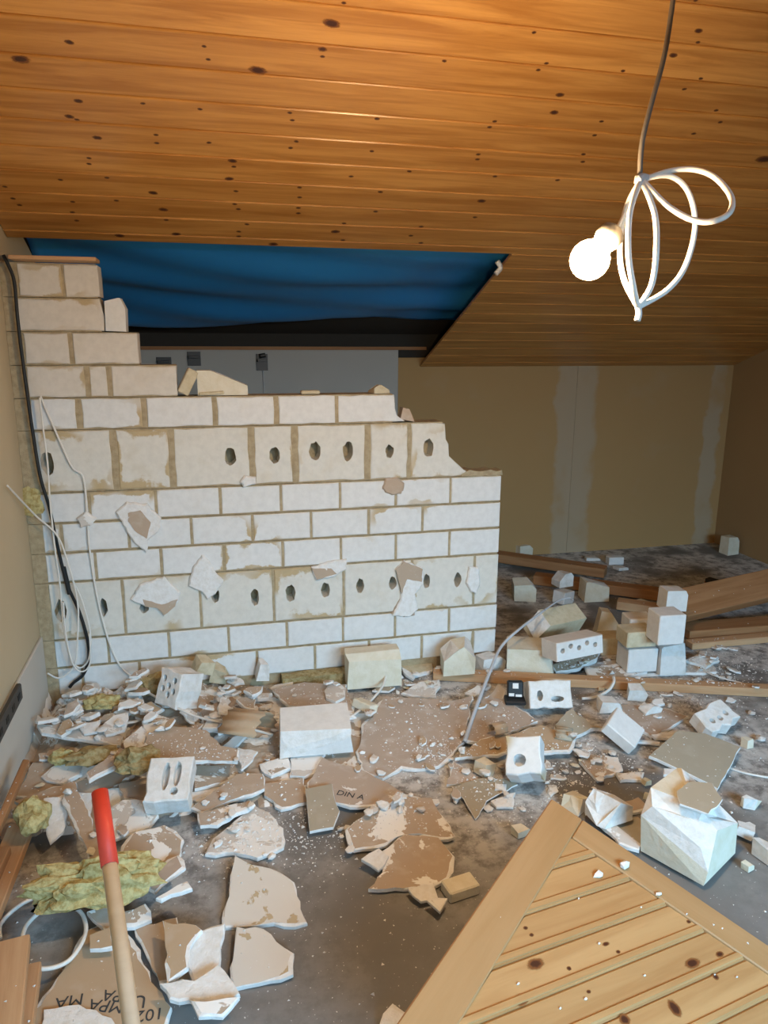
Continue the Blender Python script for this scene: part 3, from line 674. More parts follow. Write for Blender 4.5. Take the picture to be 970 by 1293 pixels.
S('a', [(385, 702), (452, 702), (442, 790), (415, 850), (400, 820), (410, 762)], .03, (0, .15), 'gyps', 'white torn plaster flake left of the red-tipped handle', .01)
S('a', [(515, 687), (590, 680), (613, 716), (560, 780), (540, 752)], .05, (0, .2), 'gyps', 'white angular plaster chip right of the red-tipped handle', .012)
S('a', [(580, 662), (735, 625), (740, 748), (610, 726)], .045, (.05, .1), 'paperdust', 'brown board corner next to the block with open channels')
S('a', [(545, 790), (600, 740), (700, 738), (775, 810), (730, 872), (562, 925), (530, 880)], .03, (0, .05), 'pale', 'rounded pale skim coat piece right of the red-tipped handle')
S('a', [(490, 378), (560, 322), (622, 310), (612, 392), (520, 416)], .05, (0, .15), 'pale', 'pale plaster plate on the heap below the wall corner')
S('a', [(610, 442), (690, 378), (724, 452), (662, 496), (610, 482)], .05, (.1, .15), 'pale', 'round-edged pale plaster plate beside a white stick')
S('a', [(655, 292), (740, 255), (792, 290), (722, 342), (662, 330)], .07, (0, .3), 'curl', 'tan brown board scrap under the pale cable on the heap')
S('a', [(695, 352), (730, 302), (852, 350), (832, 382), (722, 402)], .055, (0, .1), 'papertorn', 'white streaked board scrap below the pale cable')
S('a', [(722, 410), (830, 372), (1010, 395), (1080, 470), (1164, 490), (1160, 548), (880, 540), (705, 522)], .06, (.02, .12), 'paper', 'long brown board with a straight white front edge and chalk mark')
S('a', [(632, 525), (714, 455), (722, 465), (641, 532)], .05, (0, .1), 'gyps', 'thin white stick shaped plaster splinter', .006, .001)
S('a', [(425, 602), (590, 482), (626, 502), (572, 562), (440, 632)], .04, (0, .12), 'paperdust', 'dusty brown board strip between wool tufts')
S('a', [(270, 350), (330, 310), (385, 325), (380, 372), (300, 378)], .06, (0, .2), 'papertorn', 'pinkish plaster scrap behind the long narrow strip')
S('a', [(380, 350), (430, 362), (490, 345), (470, 400), (420, 405)], .07, (0, .2), 'gyps', 'jagged white plaster scrap on the heap behind the long strip', .01)
# --- middle left
S('b', [(90, 302), (190, 250), (205, 300), (332, 322), (322, 402), (120, 392)], .05, (0, .12), 'paperdust', 'brown dusty board piece beside the curled tan paper')
S('b', [(100, 382), (132, 335), (187, 340), (170, 382)], .08, (.1, .2), 'gyps', 'white plaster chip on the dusty board near the pale cable', .014)
S('b', [(430, 187), (545, 153), (532, 220), (490, 222)], .045, (.1, .2), 'gyps', 'white torn plaster strip in front of the wool batt', .012)
S('b', [(440, 192), (600, 160), (800, 172), (838, 302), (700, 300), (520, 272)], .012, (0, 0), 'paperdust', 'pinkish brown board sheet lying flat in front of the wool batt')
S('b', [(697, 202), (720, 172), (772, 165), (800, 190), (798, 232), (752, 255), (706, 236)], .026, (0, .02), 'pale', 'round pale plaster disc on the flat sheet', .012, .001)
S('b', [(740, 300), (772, 285), (830, 310), (845, 326), (790, 330)], .03, (0, .05), 'gyps', 'flat pale chip beside the round plaster disc', .01)
S('b', [(535, 516), (702, 508), (662, 580), (600, 622), (528, 616)], .03, (0, .06), 'pale', 'whitish board piece in front of the large white block')
S('b', [(405, 657), (590, 632), (602, 682), (612, 750), (490, 772), (400, 712)], .025, (0, .08), 'paper', 'brown board piece left of the olive rectangle')
bd = S('b', [(618, 672), (690, 530), (722, 545), (880, 590), (975, 640), (1080, 700), (1060, 745), (860, 762), (760, 748), (700, 740)], .016, (.0, .03), 'paperdust', 'large brown board with printed letters DIN A')
ol = S('b', [(605, 682), (735, 658), (750, 740), (772, 792), (742, 870), (625, 892)], .042, (0, .12), 'olive', 'small olive tan rectangular board piece lying on larger boards', .010, .001)
S('b', [(60, 772), (270, 610), (392, 610), (402, 680), (100, 792)], .045, (0, .1), 'paper', 'long brown board piece with white broken lower edge')
S('b', [(80, 802), (330, 742), (342, 762), (172, 862), (90, 862)], .015, (0, .03), 'papertorn', 'brown and white torn board beneath the long brown piece')
S('p', [(262, 1076), (272, 1058), (320, 1017), (342, 1030), (358, 1046), (355, 1068), (325, 1083), (295, 1076)], .02, (0, .03), 'pale', 'large pale grey board sheet above the triangular board')
S('b', [(50, 572), (270, 560), (302, 600), (190, 652), (60, 682)], .035, (0, .1), 'papertorn', 'torn brown and white board below the long straight edge')
S('b', [(390, 562), (525, 510), (527, 580), (440, 612)], .03, (0, .1), 'papertorn', 'crumpled pale board scrap left of the whitish board piece')
S('b', [(200, 470), (300, 400), (320, 410), (240, 500)], .06, (0, .1), 'pale', 'pale board sliver crossing under the pale cable')
S('b', [(270, 480), (370, 500), (330, 560), (290, 590)], .05, (0, .1), 'gyps', 'white peeled board sliver beside the curled paper', .008)
# --- centre
S('c', [(40, 332), (102, 230), (450, 250), (528, 226), (490, 452), (362, 570), (280, 584), (180, 570), (90, 632), (0, 592), (-30, 500), (0, 372)], .035, (.0, .07), 'paperdust', 'largest dusty brown plasterboard sheet in the middle of the floor')
S('c', [(502, 440), (562, 222), (700, 252), (845, 350), (802, 372), (682, 412), (560, 452)], .03, (0, .05), 'paperdust', 'brown board sheet under the lower end of the grey conduit')
S('c', [(450, 532), (572, 440), (742, 410), (862, 370), (1040, 430), (1000, 490), (870, 497), (752, 480), (650, 512)], .045, (.02, .12), 'curl', 'tan board sheet with bluish white front edge')
S('c', [(405, 662), (440, 552), (522, 602), (560, 632), (500, 652)], .03, (0, .12), 'paperdust', 'brown bent board scrap left of the torn paper')
S('c', [(430, 672), (560, 632), (720, 630), (752, 662), (600, 742), (575, 790), (545, 832), (500, 752)], .02, (0, .06), 'olive', 'torn olive paper sheet ending in pointed tongues', .004)
S('c', [(620, 742), (740, 700), (722, 762), (650, 765)], .018, (0, .03), 'gyps', 'bright white flake beside the torn olive paper', .01)
S('c', [(640, 655), (700, 660), (695, 690), (640, 685)], .035, (0, .06), 'gyps', 'small white flake lying on the torn olive paper', .006)
S('c', [(180, 82), (222, 45), (330, 66), (332, 100), (250, 122)], .05, (0, .1), 'tanblock', 'tan flat stone-like flake at the foot of the wall', .014)
S('c', [(180, 85), (250, 125), (240, 145), (190, 110)], .03, (0, .1), 'gyps', 'white flake under the tan flat flake', .012)
S('c', [(190, 210), (270, 160), (360, 150), (350, 230), (300, 235)], .025, (0, .1), 'pale', 'crumpled pale scrap behind the largest sheet')
S('c', [(40, 200), (85, 165), (150, 185), (120, 205)], .03, (0, .1), 'olive', 'small tan flake by the pale block at the wall foot', .01)
S('c', [(500, 210), (560, 170), (580, 185), (540, 220)], .02, (0, .1), 'pale', 'pale flake just in front of the long wooden slat', .01)
S('c', [(610, 235), (660, 165), (690, 200), (670, 245)], .03, (.1, .3), 'pale', 'upturned pale flake near the black device', .01)
S('g', [(65, 232), (150, 160), (330, 90), (432, 95), (532, 262), (470, 266), (380, 252), (310, 256), (230, 290), (100, 316)], .03, (.02, .1), 'papertorn', 'broad torn board with white scar, upper of two stacked pieces')
S('g', [(215, 332), (320, 256), (460, 270), (522, 350), (497, 442), (420, 482), (160, 492), (222, 420)], .022, (0, .06), 'papertorn', 'torn board with white crescent, lower of two stacked pieces')
S('g', [(125, 362), (200, 320), (232, 350), (200, 402)], .03, (.1, .2), 'gyps', 'white jagged plaster bit left of the crescent-marked board', .012)
S('g', [(330, 490), (440, 480), (445, 520), (390, 530)], .015, (0, .05), 'gyps', 'crumbly white bit below the crescent-marked board', .01)
S('g', [(430, 545), (500, 532), (470, 572)], .015, (0, .05), 'pale', 'small pale bit below the tan stone', .01)
# --- right
S('d', [(430, 482), (560, 368), (682, 380), (845, 442), (742, 632), (690, 602), (500, 512)], .07, (.02, .18), 'olive', 'tan board slab propped on rubble behind the big broken block', .0125, .002)
S('d', [(300, 250), (470, 260), (600, 302), (540, 342), (440, 396), (330, 302)], .015, (0, 0), 'paperdust', 'flat brown board under white crumbs on the right')
S('d', [(110, 502), (150, 475), (290, 490), (302, 540), (200, 592)], .018, (0, .05), 'papertorn', 'dusty torn board bit near the door panel corner')
S('d', [(280, 560), (400, 560), (390, 585), (300, 592)], .016, (0, .04), 'pale', 'pale narrow scrap beyond the door panel corner')
S('d', [(250, 792), (380, 760), (452, 842), (422, 882), (322, 892)], .016, (0, .03), 'olive', 'olive board piece beside the rail of the door panel')
S('d', [(185, 770), (240, 760), (388, 880), (382, 906), (300, 872)], .02, (0, .05), 'pale', 'pale strip lying along the rail of the door panel')
S('d', [(320, 690), (380, 670), (430, 715), (330, 735)], .018, (0, .05), 'paperdust', 'pinkish board scrap beside the white angular lump')
S('d', [(500, 540), (560, 545), (530, 570), (500, 565)], .02, (0, .1), 'gyps', 'white bit under the propped tan slab', .01)
S('d', [(340, 405), (480, 418), (478, 428), (340, 416)], .02, (0, 0), 'gyps', 'thin straight white strip behind the tan slab', .008, .001)
S('d', [(270, 130+230), (190, 345), (100, 392), (20, 400), (0, 345), (80, 270), (185, 352)], .05, (.05, .3), 'olive', 'folded tan wedge of board beside the white square tile', .02)
S('d', [(440, 385), (590, 365), (600, 385), (520, 402), (460, 402)], .025, (0, .05), 'gyps', 'white broken edge piece behind the tan slab', .01)
# --- bottom left
tx = S('e', [(60, 1010), (205, 890), (430, 525), (480, 505), (620, 545), (690, 690), (742, 772), (835, 900), (800, 1000), (400, 1080)], .02, (0, .02), 'curl', 'large tan board with printed numbers 102 and letters')
S('e', [(662, 512), (862, 462), (905, 562), (932, 762), (782, 772)], .05, (.08, .1), 'paper', 'brown board piece leaning over the printed board')
S('e', [(600, 142), (662, 40), (800, 10), (890, 80), (872, 172), (670, 262), (640, 172)], .045, (.05, .1), 'papertorn', 'brown board with white paint line, right of the red-tipped handle')
S('e', [(690, 270), (870, 160), (890, 210), (760, 330)], .018, (0, .03), 'paperdust', 'brown board under the paint-lined piece')
S('e', [(770, 362), (920, 280), (932, 312), (790, 368)], .02, (0, .1), 'pale', 'pale curled sliver behind the wool tuft')
S('e', [(430, 432), (520, 390), (562, 450), (700, 400), (740, 470), (612, 490), (520, 514)], .05, (0, .15), 'papertorn', 'white and blue edged plaster scrap touching the handle', .014)
S('e', [(780, 770), (850, 760), (980, 790), (1060, 800), (1040, 850), (880, 850), (800, 800)], .055, (0, .1), 'gyps', 'wide white plaster crust at the front', .014, .006)
S('e', [(440, 545), (542, 510), (550, 600), (442, 612)], .045, (0, .1), 'curl', 'small brown board tab on the printed board')
S('f', [(205, 500), (260, 155), (342, 202), (432, 222), (542, 290), (606, 482), (450, 484), (270, 498)], .035, (.02, .12), 'face', 'triangular board piece with straight white front edge')
S('f', [(258, 802), (240, 700), (268, 508), (400, 515), (532, 640), (520, 722), (430, 762)], .03, (.05, .1), 'face', 'tan board piece with white patch, just in front of the triangular board')
S('f', [(20, 622), (80, 532), (196, 500), (182, 690), (70, 772), (20, 682)], .085, (.15, .2), 'gyps', 'smooth white plaster plate lying on brown boards', .016)
S('f', [(-110, 782), (60, 770), (182, 690), (276, 832), (232, 852), (-60, 852)], .055, (.05, .1), 'gyps', 'jagged white plaster slab at the front edge of the pile', .014, .006)
S('f', [(60, 872), (172, 862), (272, 850), (196, 930), (92, 926)], .025, (.0, .1), 'papertorn', 'brown and white shard below the jagged white slab')
S('f', [(-90, 480), (60, 500), (90, 520), (20, 600), (20, 700), (-60, 760)], .06, (.05, .12), 'curl', 'tan board strip with curled edge beside the smooth white plate')
S('p', [(480, 1293), (497, 1272), (512, 1283), (506, 1300)], .03, (0, .2), 'gyps', 'white chip at the foot of the door stile', .014)
S('p', [(55, 1275), (100, 1268), (140, 1285), (150, 1305), (50, 1300)], .034, (0, .02), 'gyps', 'white plaster crust covering the edge of the printed board', .008, .004)
# --- far right
S('p', [(735, 838), (790, 832), (900, 838), (905, 848), (760, 852)], .012, (0, 0), 'pale', 'pale crushed plaster sheet in front of the block stack')
S('r', [(350, 545), (500, 530), (560, 560), (470, 580), (360, 570)], .02, (0, .03), 'papertorn', 'crushed board strip between the slat and the perforated block')
S('r', [(235, 540), (330, 500), (400, 490), (390, 510), (320, 550), (250, 560)], .03, (0, .15), 'olive', 'greenish plaster slab under the perforated block', .02)
S('r', [(690, 520), (740, 500), (800, 520), (760, 545)], .02, (0, .1), 'pale', 'pale flake right of the block stack')

# printed letters
def text_on(board, txt, pa, pb, size, flip=False):
    cu = bpy.data.curves.new('printed_text', 'FONT'); cu.body = txt; cu.size = size; cu.extrude = .0002
    tmp = bpy.data.objects.new('tmp', cu); COL.objects.link(tmp); dg = bpy.context.evaluated_depsgraph_get()
    me = bpy.data.meshes.new_from_object(tmp.evaluated_get(dg)); bpy.data.objects.remove(tmp)
    me.materials.clear(); me.materials.append(M['ink'])
    mw = PW[board.name]; nz = mw.to_3x3() @ Vector((0, 0, 1)); o0 = mw.translation+nz*.0008
    A = onplane(*pa, o0, nz); B = onplane(*pb, o0, nz)
    link('printed_text', me, board, frame(A, B-A, nz))
text_on(bd, 'DIN A', (424, 1003), (454, 1009), .036)
text_on(tx, '102', (208, 1272), (180, 1276), .042)
text_on(tx, 'MPA', (160, 1265), (122, 1262), .044)
text_on(tx, 'MA', (107, 1254), (85, 1258), .044)
text_on(tx, 'U', (186, 1256), (172, 1258), .050)
text_on(tx, 'PA', (158, 1252), (136, 1250), .042)

# chalk mark on the long board
o = tube('plastic_clip', [at(250, 943, z=.105), at(255, 947, z=.105), at(257, 954, z=.105), at(255, 958, z=.105)], .0035, 'cream'); tag(o, 'small pale yellow curved clip on the long brown board', 'clip')

# ------------------------------------------------------------------ blocks and chunks lying in the rubble
BG = 'fallen blocks and block pieces'
def fp(x, y, dz=0):
    q = at(x, y, z=0); g_ = gnd(q.x, q.y)
    q = at(x, y, z=g_+dz); return (q.x, q.y, g_+dz)
def perf(label, base, size, nz, xd, holes, mats=('block', 'broken'), depth=.06, broken=0):
    """block with blind round holes in its local +z face"""
    sx_, sy_, sz_ = size; e = T(0, 0, 0); bm = bmesh.new()
    pts = [(-sx_/2, -sy_/2), (sx_/2, -sy_/2), (sx_/2, sy_/2), (-sx_/2, sy_/2)]
    prism(bm, ragged(pts, broken, .03) if broken else pts, -sz_/2, sz_/2, holes=[ell(h[0]*sx_/2, h[1]*sy_/2, h[2], h[3], 10, .05) for h in holes], ch=.004, hole_depth=depth)
    rot = frame((0, 0, 0), xd, nz)
    lo = min((rot @ v.co).z for v in bm.verts)
    base = rest(base, [rot @ v.co for v in bm.verts], lo)
    o = finish('perforated_block', bm, list(mats), None, T(base[0], base[1], base[2]-lo) @ rot); clear_lift(o)
    return tag(o, label, 'block', BG)
def ck(label, base, size, yaw=0, pitch=0, roll=0, cuts=(), mats=('block', 'broken'), name='block_fragment'): return chunk(name, label, 'block', base, size, yaw, pitch, roll, cuts, mats, BG, settle=True)
c_tr = [((.7, 0, .7), (1, .2, 1))]
# white perforated brick with its hole face to the left, behind the pale cable
perf('white perforated brick lying against the wall, six holes showing', fp(228, 894), (.115, .14, .12), (-.66, -.66, .36), (.7, -.7, 0), [(-.5, .5, .011, .014), (-.5, -.1, .011, .014), (0, .15, .011, .014), (.05, -.35, .011, .014), (.45, .5, .011, .014), (.5, -.1, .011, .014)], ('broken', 'broken'), .05, .006)
# block lying with open channels
o = perf('white broken block lying flat with three open channels', fp(217, 1014), (.14, .15, .075), (-.05, -.45, .9), (1, -.15, 0), [(-.15, .1, .012, .05), (.35, .2, .012, .045), (.3, -.6, .013, .013)], ('broken', 'tanblock'), .03, .006)
ck('large whole white block with grey dirty front beside the curled paper', fp(398, 942), (.265, .16, .105), -5, 0, 9, [((-.2, -.85, .2), (-.1, -1, .3))], ('block', 'broken'))
ck('pale cream block standing against the foot of the wall', fp(471, 862), (.245, .10, .155), -2, 0, 0, [((0, -.7, .8), (0, -.8, 1))], ('cream', 'cream'))
ck('rounded cream block piece behind the end of the long slat', fp(577, 846), (.135, .12, .13), -6, 0, 0, [((-.6, 0, .6), (-1, 0, 1)), ((.7, -.3, .7), (1, -.3, 1))], ('cream', 'broken'))
ck('pale crumbled block piece right of the rounded cream piece', fp(618, 845), (.12, .08, .07), 12, 0, 0, c_tr, ('broken', 'broken'))
ck('tan brick half lying on the heap under the wall', (*fp(258, 856)[:2], fp(258, 856)[2]+.02), (.07, .07, .06), 25, 20, 10, c_tr, ('tanblock', 'tanblock'))
ck('tan brick half beside another one on the heap', (*fp(279, 868)[:2], fp(279, 868)[2]+.02), (.075, .06, .06), -20, 12, 0, [((.6, .3, .6), (1, .6, .8))], ('tanblock', 'tanblock'))
ck('white crumbly lump between wall and curled paper', fp(332, 858), (.05, .05, .075), 10, 10, 0, c_tr, ('broken', 'broken'))
ck('beige stick of mortar at the right end of the round disc', fp(461, 897), (.05, .10, .035), 35, 15, 0, [], ('cream', 'broken'))
# corner block in the middle: white face to the right, brown top
perf('broken block corner with bright white face and round cavity', fp(662, 988), (.12, .13, .11), (-.45, -.55, .7), (.8, -.5, .2), [(-.2, -.3, .022, .022)], ('block', 'broken'), .05, .005)
ck('small cream lump beside the broken block corner', fp(613, 978), (.055, .05, .05), 20, 10, 0, c_tr, ('cream', 'cream'))
# hollow block near the black device
perf('white hollow block with two dark finger holes beside the black device', fp(690, 898), (.18, .11, .10), (-.15, -.85, .5), (1, -.2, 0), [(-.5, -.1, .013, .022), (.3, -.35, .03, .012)], ('broken', 'broken'), .06, .004)
ck('white square tile shaped block tilted on its edge', fp(785, 940), (.125, .13, .05), 42, -8, 32, [], ('block', 'broken'))
ck('big broken white block with torn brown paper on top', fp(868, 1075), (.205, .20, .20), 28, 0, 0, [((.3, -.5, .5), (.4, -.5, .9)), ((-.7, -.3, .3), (-1, -.2, .5)), ((.8, .6, 0), (1, .5, -.2))], ('cream', 'broken'))
S('d', [(555, 640), (610, 600), (720, 605), (765, 680), (700, 745), (640, 725), (570, 700)], .20, (.0, .1), 'olive', 'torn brown paper crust on the big broken block', .006, keep=True)
ck('white angular lump beyond the corner of the door panel', fp(768, 1032), (.12, .09, .085), 10, 0, 0, [((.3, .2, .5), (.5, .1, 1)), ((-.5, -.4, .2), (-1, -.4, .6))], ('broken', 'broken'))
ck('pinkish white lump at the tip of the door panel', fp(726, 1020), (.08, .07, .05), 30, 0, 0, [((.2, .2, .4), (.3, .1, 1)), ((-.5, 0, 0), (-1, 0, .6))], ('broken', 'cream'))
perf('ragged white chunk with scalloped broken holes on bare concrete', fp(900, 925), (.16, .10, .06), (0, -.45, .9), (.9, .35, 0), [(-.5, -.2, .012, .012), (0, -.3, .012, .012), (.5, -.2, .012, .012)], ('broken', 'broken'), .04, .01)
ck('white lump in front of the long slat, upper of a pair', fp(803, 884), (.075, .05, .06), -20, 0, 15, c_tr, ('broken', 'broken'))
ck('flat white lump below the upper one near the slat', fp(821, 898), (.085, .05, .035), 5, 0, 0, [((.3, 0, .4), (.5, .3, 1)), ((-.5, 0, .4), (-.7, 0, 1))], ('broken', 'broken'))
ck('crumpled white lump behind the square tile', fp(769, 897), (.09, .06, .05), -12, 0, 0, c_tr, ('broken', 'broken'))
ck('tan stone with rounded edges beside the crescent-marked board', fp(581, 1127), (.095, .06, .035), 10, 0, 0, [], ('cream', 'cream'))
ck('cream chip on bare concrete, right of the big broken block', fp(946, 1020), (.055, .05, .05), 30, 0, 10, [((.2, .2, .3), (.5, .2, 1)), ((-.4, -.4, 0), (-1, -1, .2))], ('cream', 'broken'))
ck('white chip on bare concrete below the cream one', fp(940, 1058), (.055, .05, .035), 50, 10, 10, c_tr, ('broken', 'broken'))
ck('pinkish ribbed piece at the right edge near the door rail', fp(968, 1085), (.05, .07, .05), 10, 0, 0, c_tr, ('broken', 'cream'))
ck('small cream pebble near the door rail', fp(944, 1098), (.03, .025, .02), 10, 0, 0, c_tr, ('cream', 'cream'))
ck('cream pebble right of the propped tan slab', fp(943, 943), (.035, .03, .035), 10, 0, 0, c_tr, ('cream', 'tanblock'))
ck('orange brick crumb by the angular white lump', fp(816, 990), (.026, .022, .018), 10, 0, 0, c_tr, ('tanblock', 'tanblock'))
ck('tan brick crumb below the orange one', fp(818, 1008), (.026, .022, .02), 40, 0, 0, c_tr, ('tanblock', 'tanblock'))
ck('tan crumb near the left edge of the door panel', fp(657, 1055), (.045, .035, .03), 10, 0, 0, c_tr, ('cream', 'cream'))
# pile left of the stack
ck('cream block lying at the front of the pile by the slat', fp(668, 842), (.21, .14, .115), -22, 0, 0, [((.9, -.2, .5), (1, -.1, .3))], ('cream', 'block'))
perf('white perforated block with a row of round holes in the pile', fp(722, 828, .04), (.25, .085, .115), (.15, -.95, .15), (1, .22, 0), [(x, .1+.35*(i % 2), .012, .012) for i, x in enumerate((-.75, -.4, -.05, .3, .65))], ('block', 'block'), .04)
ck('tan block with torn back lying on top of the pile', fp(700, 806, .09), (.28, .10, .12), 16, 0, 30, [((-.8, 0, .4), (-1, 0, .5))], ('tanblock', 'broken'))
ck('upright thin white slab between pile and stack', fp(766, 808), (.11, .06, .15), -15, 10, 0, [((.5, 0, .5), (1, 0, 1))], ('cream', 'broken'))
ck('tan block half beside the perforated block', fp(768, 822), (.12, .10, .09), -5, 0, 0, [], ('tanblock', 'cream'))
# stack of blocks
b0 = fp(803, 842); b1 = fp(841, 846)
ck('white block at the bottom left of the small stack', b0, (.145, .12, .115), -6, 0, 0, [], ('block', 'broken'))
ck('white crumbly block at the bottom right of the small stack', b1, (.13, .12, .145), -4, 0, 0, [((.4, -.8, .6), (.2, -1, .3))], ('block', 'broken'))
ck('tan block second from the floor in the small stack', (b0[0], b0[1]+.02, .1158), (.145, .11, .075), -4, 0, 0, [], ('tanblock', 'cream'))
ck('white block topping the left half of the small stack', (b0[0]+.01, b0[1]+.03, .1915), (.125, .10, .06), -8, 0, 0, [], ('block', 'cream'))
ck('white block second from the floor on the right of the stack', (b1[0]-.01, b1[1]+.02, .146), (.125, .11, .14), -5, 0, 0, [], ('block', 'broken'))
ck('small white block topmost on the stack', (b1[0]+.04, b1[1]+.06, .287), (.10, .09, .10), -8, 0, 0, [((.9, 0, .8), (1, 0, .4))], ('block', 'broken'))
# further pieces behind the pile
ck('white half brick behind the pile beside the grey conduit', fp(711, 762), (.11, .08, .075), 30, 8, 0, [], ('block', 'broken'))
ck('white broken lump behind the half brick', fp(710, 739, .085), (.10, .08, .085), 10, 0, 0, c_tr+[((-.6, 0, .5), (-1, 0, .8))], ('broken', 'broken'))
ck('grey white block piece nearest the end of the block wall', fp(661, 757), (.13, .10, .11), -15, 0, 10, c_tr, ('cream', 'broken'))
ck('pale block with cream top in front of the timber', fp(750, 757), (.15, .10, .125), -8, 0, 0, [((.3, 0, .6), (.3, 0, 1))], ('cream', 'block'))
ck('small white brick lying before the knee wall', fp(776, 712), (.11, .06, .055), -5, 0, 0, [], ('block', 'broken'))
ck('cream wedge on the timber at the end of the block wall', fp(661, 702), (.11, .06, .08), 12, 0, 0, c_tr, ('cream', 'cream'))
ck('small cream block beside the timber pile', fp(811, 768), (.07, .05, .05), 20, 0, 0, c_tr, ('cream', 'cream'))
ck('cream chunk standing in the corner of knee wall and gable', fp(920, 699), (.10, .08, .13), 8, 0, 0, [((.8, 0, .7), (1, 0, .6))], ('cream', 'broken'))
ck('flat white bit near the knee wall', fp(748, 707), (.10, .05, .02), -10, 0, 0, c_tr, ('broken', 'broken'))
ck('flat white bit next to the small white brick', fp(784, 719), (.08, .06, .02), 10, 0, 0, c_tr, ('broken', 'broken'))

# wool in the rubble
bm = bmesh.new(); bx(bm, (-.155, -.03, 0), (.155, .03, .055)); bmesh.ops.subdivide_edges(bm, edges=bm.edges[:], cuts=6, use_grid_fill=True)
for v in bm.verts: v.co += Vector((0, noise.noise(v.co*30)*.006, noise.noise(v.co*28+Vector((5, 0, 0)))*.008 if v.co.z > .01 else 0))
q = at(388, 859, z=0); o = tag(finish('mineral_wool', bm, 'wooldark', None, T(q.x+.035, 3.05, .001)), 'strip of olive mineral wool batt along the wall foot', 'insulation', 'tufts of mineral wool'); clear_lift(o, .03)
tuft('large shaggy yellow mineral wool tuft behind the red-tipped handle', fp(122, 1128), (.16, .06, .075), 2.0, sub=4)
tuft('brown yellow wool tuft at the edge of the long brown board', fp(174, 966), (.075, .06, .045), 3.1, 'wooldark')
tuft('green yellow wool tuft beside the leaf shaped plaster', fp(43, 1040), (.05, .06, .06), 4.2)
tuft('small wool tuft on the flake-covered board', (*fp(78, 962)[:2], .055), (.04, .03, .035), 5.3)
tuft('dark wool tuft in the gap between brown strips', fp(120, 958), (.09, .05, .03), 1.7, 'wooldark')
tuft('brownish wool lump between wall and tan brick halves', fp(312, 857), (.09, .05, .04), 2.6, 'wooldark')
tuft('dark tan wool lump against the wall above the perforated brick', fp(195, 872), (.06, .05, .05), 6.0, 'wooldark')
tuft('yellow wool flock on the heap under the wall corner', fp(128, 890, .02), (.07, .04, .03), 7.0)

# curled paper: bent strips with thickness
def curl(label, base, w_, r0, a0, a1, yaw, th=.003, mat='curl', slope=0):
    bm = bmesh.new(); n = 18; V = []
    for i in range(n+1):
        a = R(a0+(a1-a0)*i/n)
        for rr in (r0, r0-th):
            for s in (-1, 1): V.append(bm.verts.new((rr*math.cos(a), s*w_/2*(1-.12*math.sin(i*2.1)), rr*math.sin(a))))
    for i in range(n):
        k = 4*i
        for a_, b_ in ((0, 1), (1, 3), (3, 2), (2, 0)): bm.faces.new((V[k+a_], V[k+b_], V[k+4+b_], V[k+4+a_]))
    bm.faces.new((V[0], V[1], V[3], V[2])); bm.faces.new((V[-4], V[-3], V[-1], V[-2]))
    rot = Matrix.Rotation(R(yaw), 4, 'Z') @ Matrix.Rotation(R(slope), 4, 'X'); lo = min((rot @ v.co).z for v in bm.verts)
    o = finish('paper_curl', bm, mat, None, T(base[0], base[1], base[2]-lo) @ rot, True); clear_lift(o, .06)
    return tag(o, label, 'paper', 'curled torn board paper')
curl('large curl of tan torn paper arching beside the large white block', fp(312, 936), .14, .115, 0, 140, 62)
curl('small square tan paper scrap bent over behind the large curl', fp(312, 873), .06, .08, 60, 120, 10)
curl('rolled tan paper scrap on the tan board sheet', (*fp(628, 944)[:2], .062), .055, .028, -30, 190, 100)
curl('thin tan paper fold beside the broken block corner', fp(712, 930), .06, .05, 20, 150, 60, mat='olive')

# black device
q = fp(650, 900); bpy.context.view_layer.update(); q = (q[0], q[1], max(top_z(q[0]+a*.05, q[1]+b*.04)[0] for a in (-1, 0, 1) for b in (-1, 0, 1) if top_z(q[0]+a*.05, q[1]+b*.04)[0] < .08)+.001); e = empty('black_device', q); tag(e, 'small black plastic device with white marks beside the hollow block', 'device')
dm = T(*q) @ Matrix.Rotation(R(-16), 4, 'Z')
box_obj('base', (-.045, -.035, .001), (.04, .03, .018), 'black', e, .004, dm)
bm = bmesh.new(); bx(bm, (-.033, -.006, -.035), (.033, .024, .035)); bmesh.ops.bevel(bm, geom=bm.edges[:], offset=.005, segments=1, affect='EDGES'); dm2 = dm @ T(0, .012, .052) @ Matrix.Rotation(R(-18), 4, 'X')
bo = finish('body', bm, 'black', e, dm2)
for a, b in (((-.012, -.0085, .004), (.012, -.006, .026)), ((-.028, -.0085, -.028), (-.006, -.006, -.016)), ((.0, -.0085, -.03), (.026, -.006, -.02))): box_obj('white_mark', a, b, 'gyps', bo, 0, dm2)

# long tools and timber
def plank(label, A, B, w_, th, mat='plank', name='timber_plank', group='loose timber', tilt=0, cat='timber'):
    A, B = Vector(A), Vector(B); d = (B-A); L = d.length; bm = bmesh.new(); bx(bm, (-L/2, -w_/2, -th/2), (L/2, w_/2, th/2))
    bmesh.ops.bevel(bm, geom=bm.edges[:], offset=min(.003, th*.2), segments=1, affect='EDGES')
    up = Vector((0, 0, 1)); up = Matrix.Rotation(R(tilt), 3, d) @ up
    o = finish(name, bm, mat, None, frame((A+B)/2, d, up)); clear_lift(o); return tag(o, label, cat, group)
def f3(x, y, z): q = at(x, y, z=z); return (q.x, q.y, q.z)
plank('long thin wooden slat lying across the rubble before the block stack', f3(547, 851, .022), f3(990, 873, .022), .055, .04, 'slat', 'wooden_slat')
plank('red brown timber from the block wall end towards the knee wall', f3(625, 702, .06), f3(765, 722, .06), .10, .06)
plank('red brown timber in front of the first one behind the pile', f3(675, 730, .04), f3(880, 756, .04), .09, .06)
plank('short timber under the two red brown ones', f3(780, 762, .026), f3(870, 775, .026), .08, .05, 'slat')
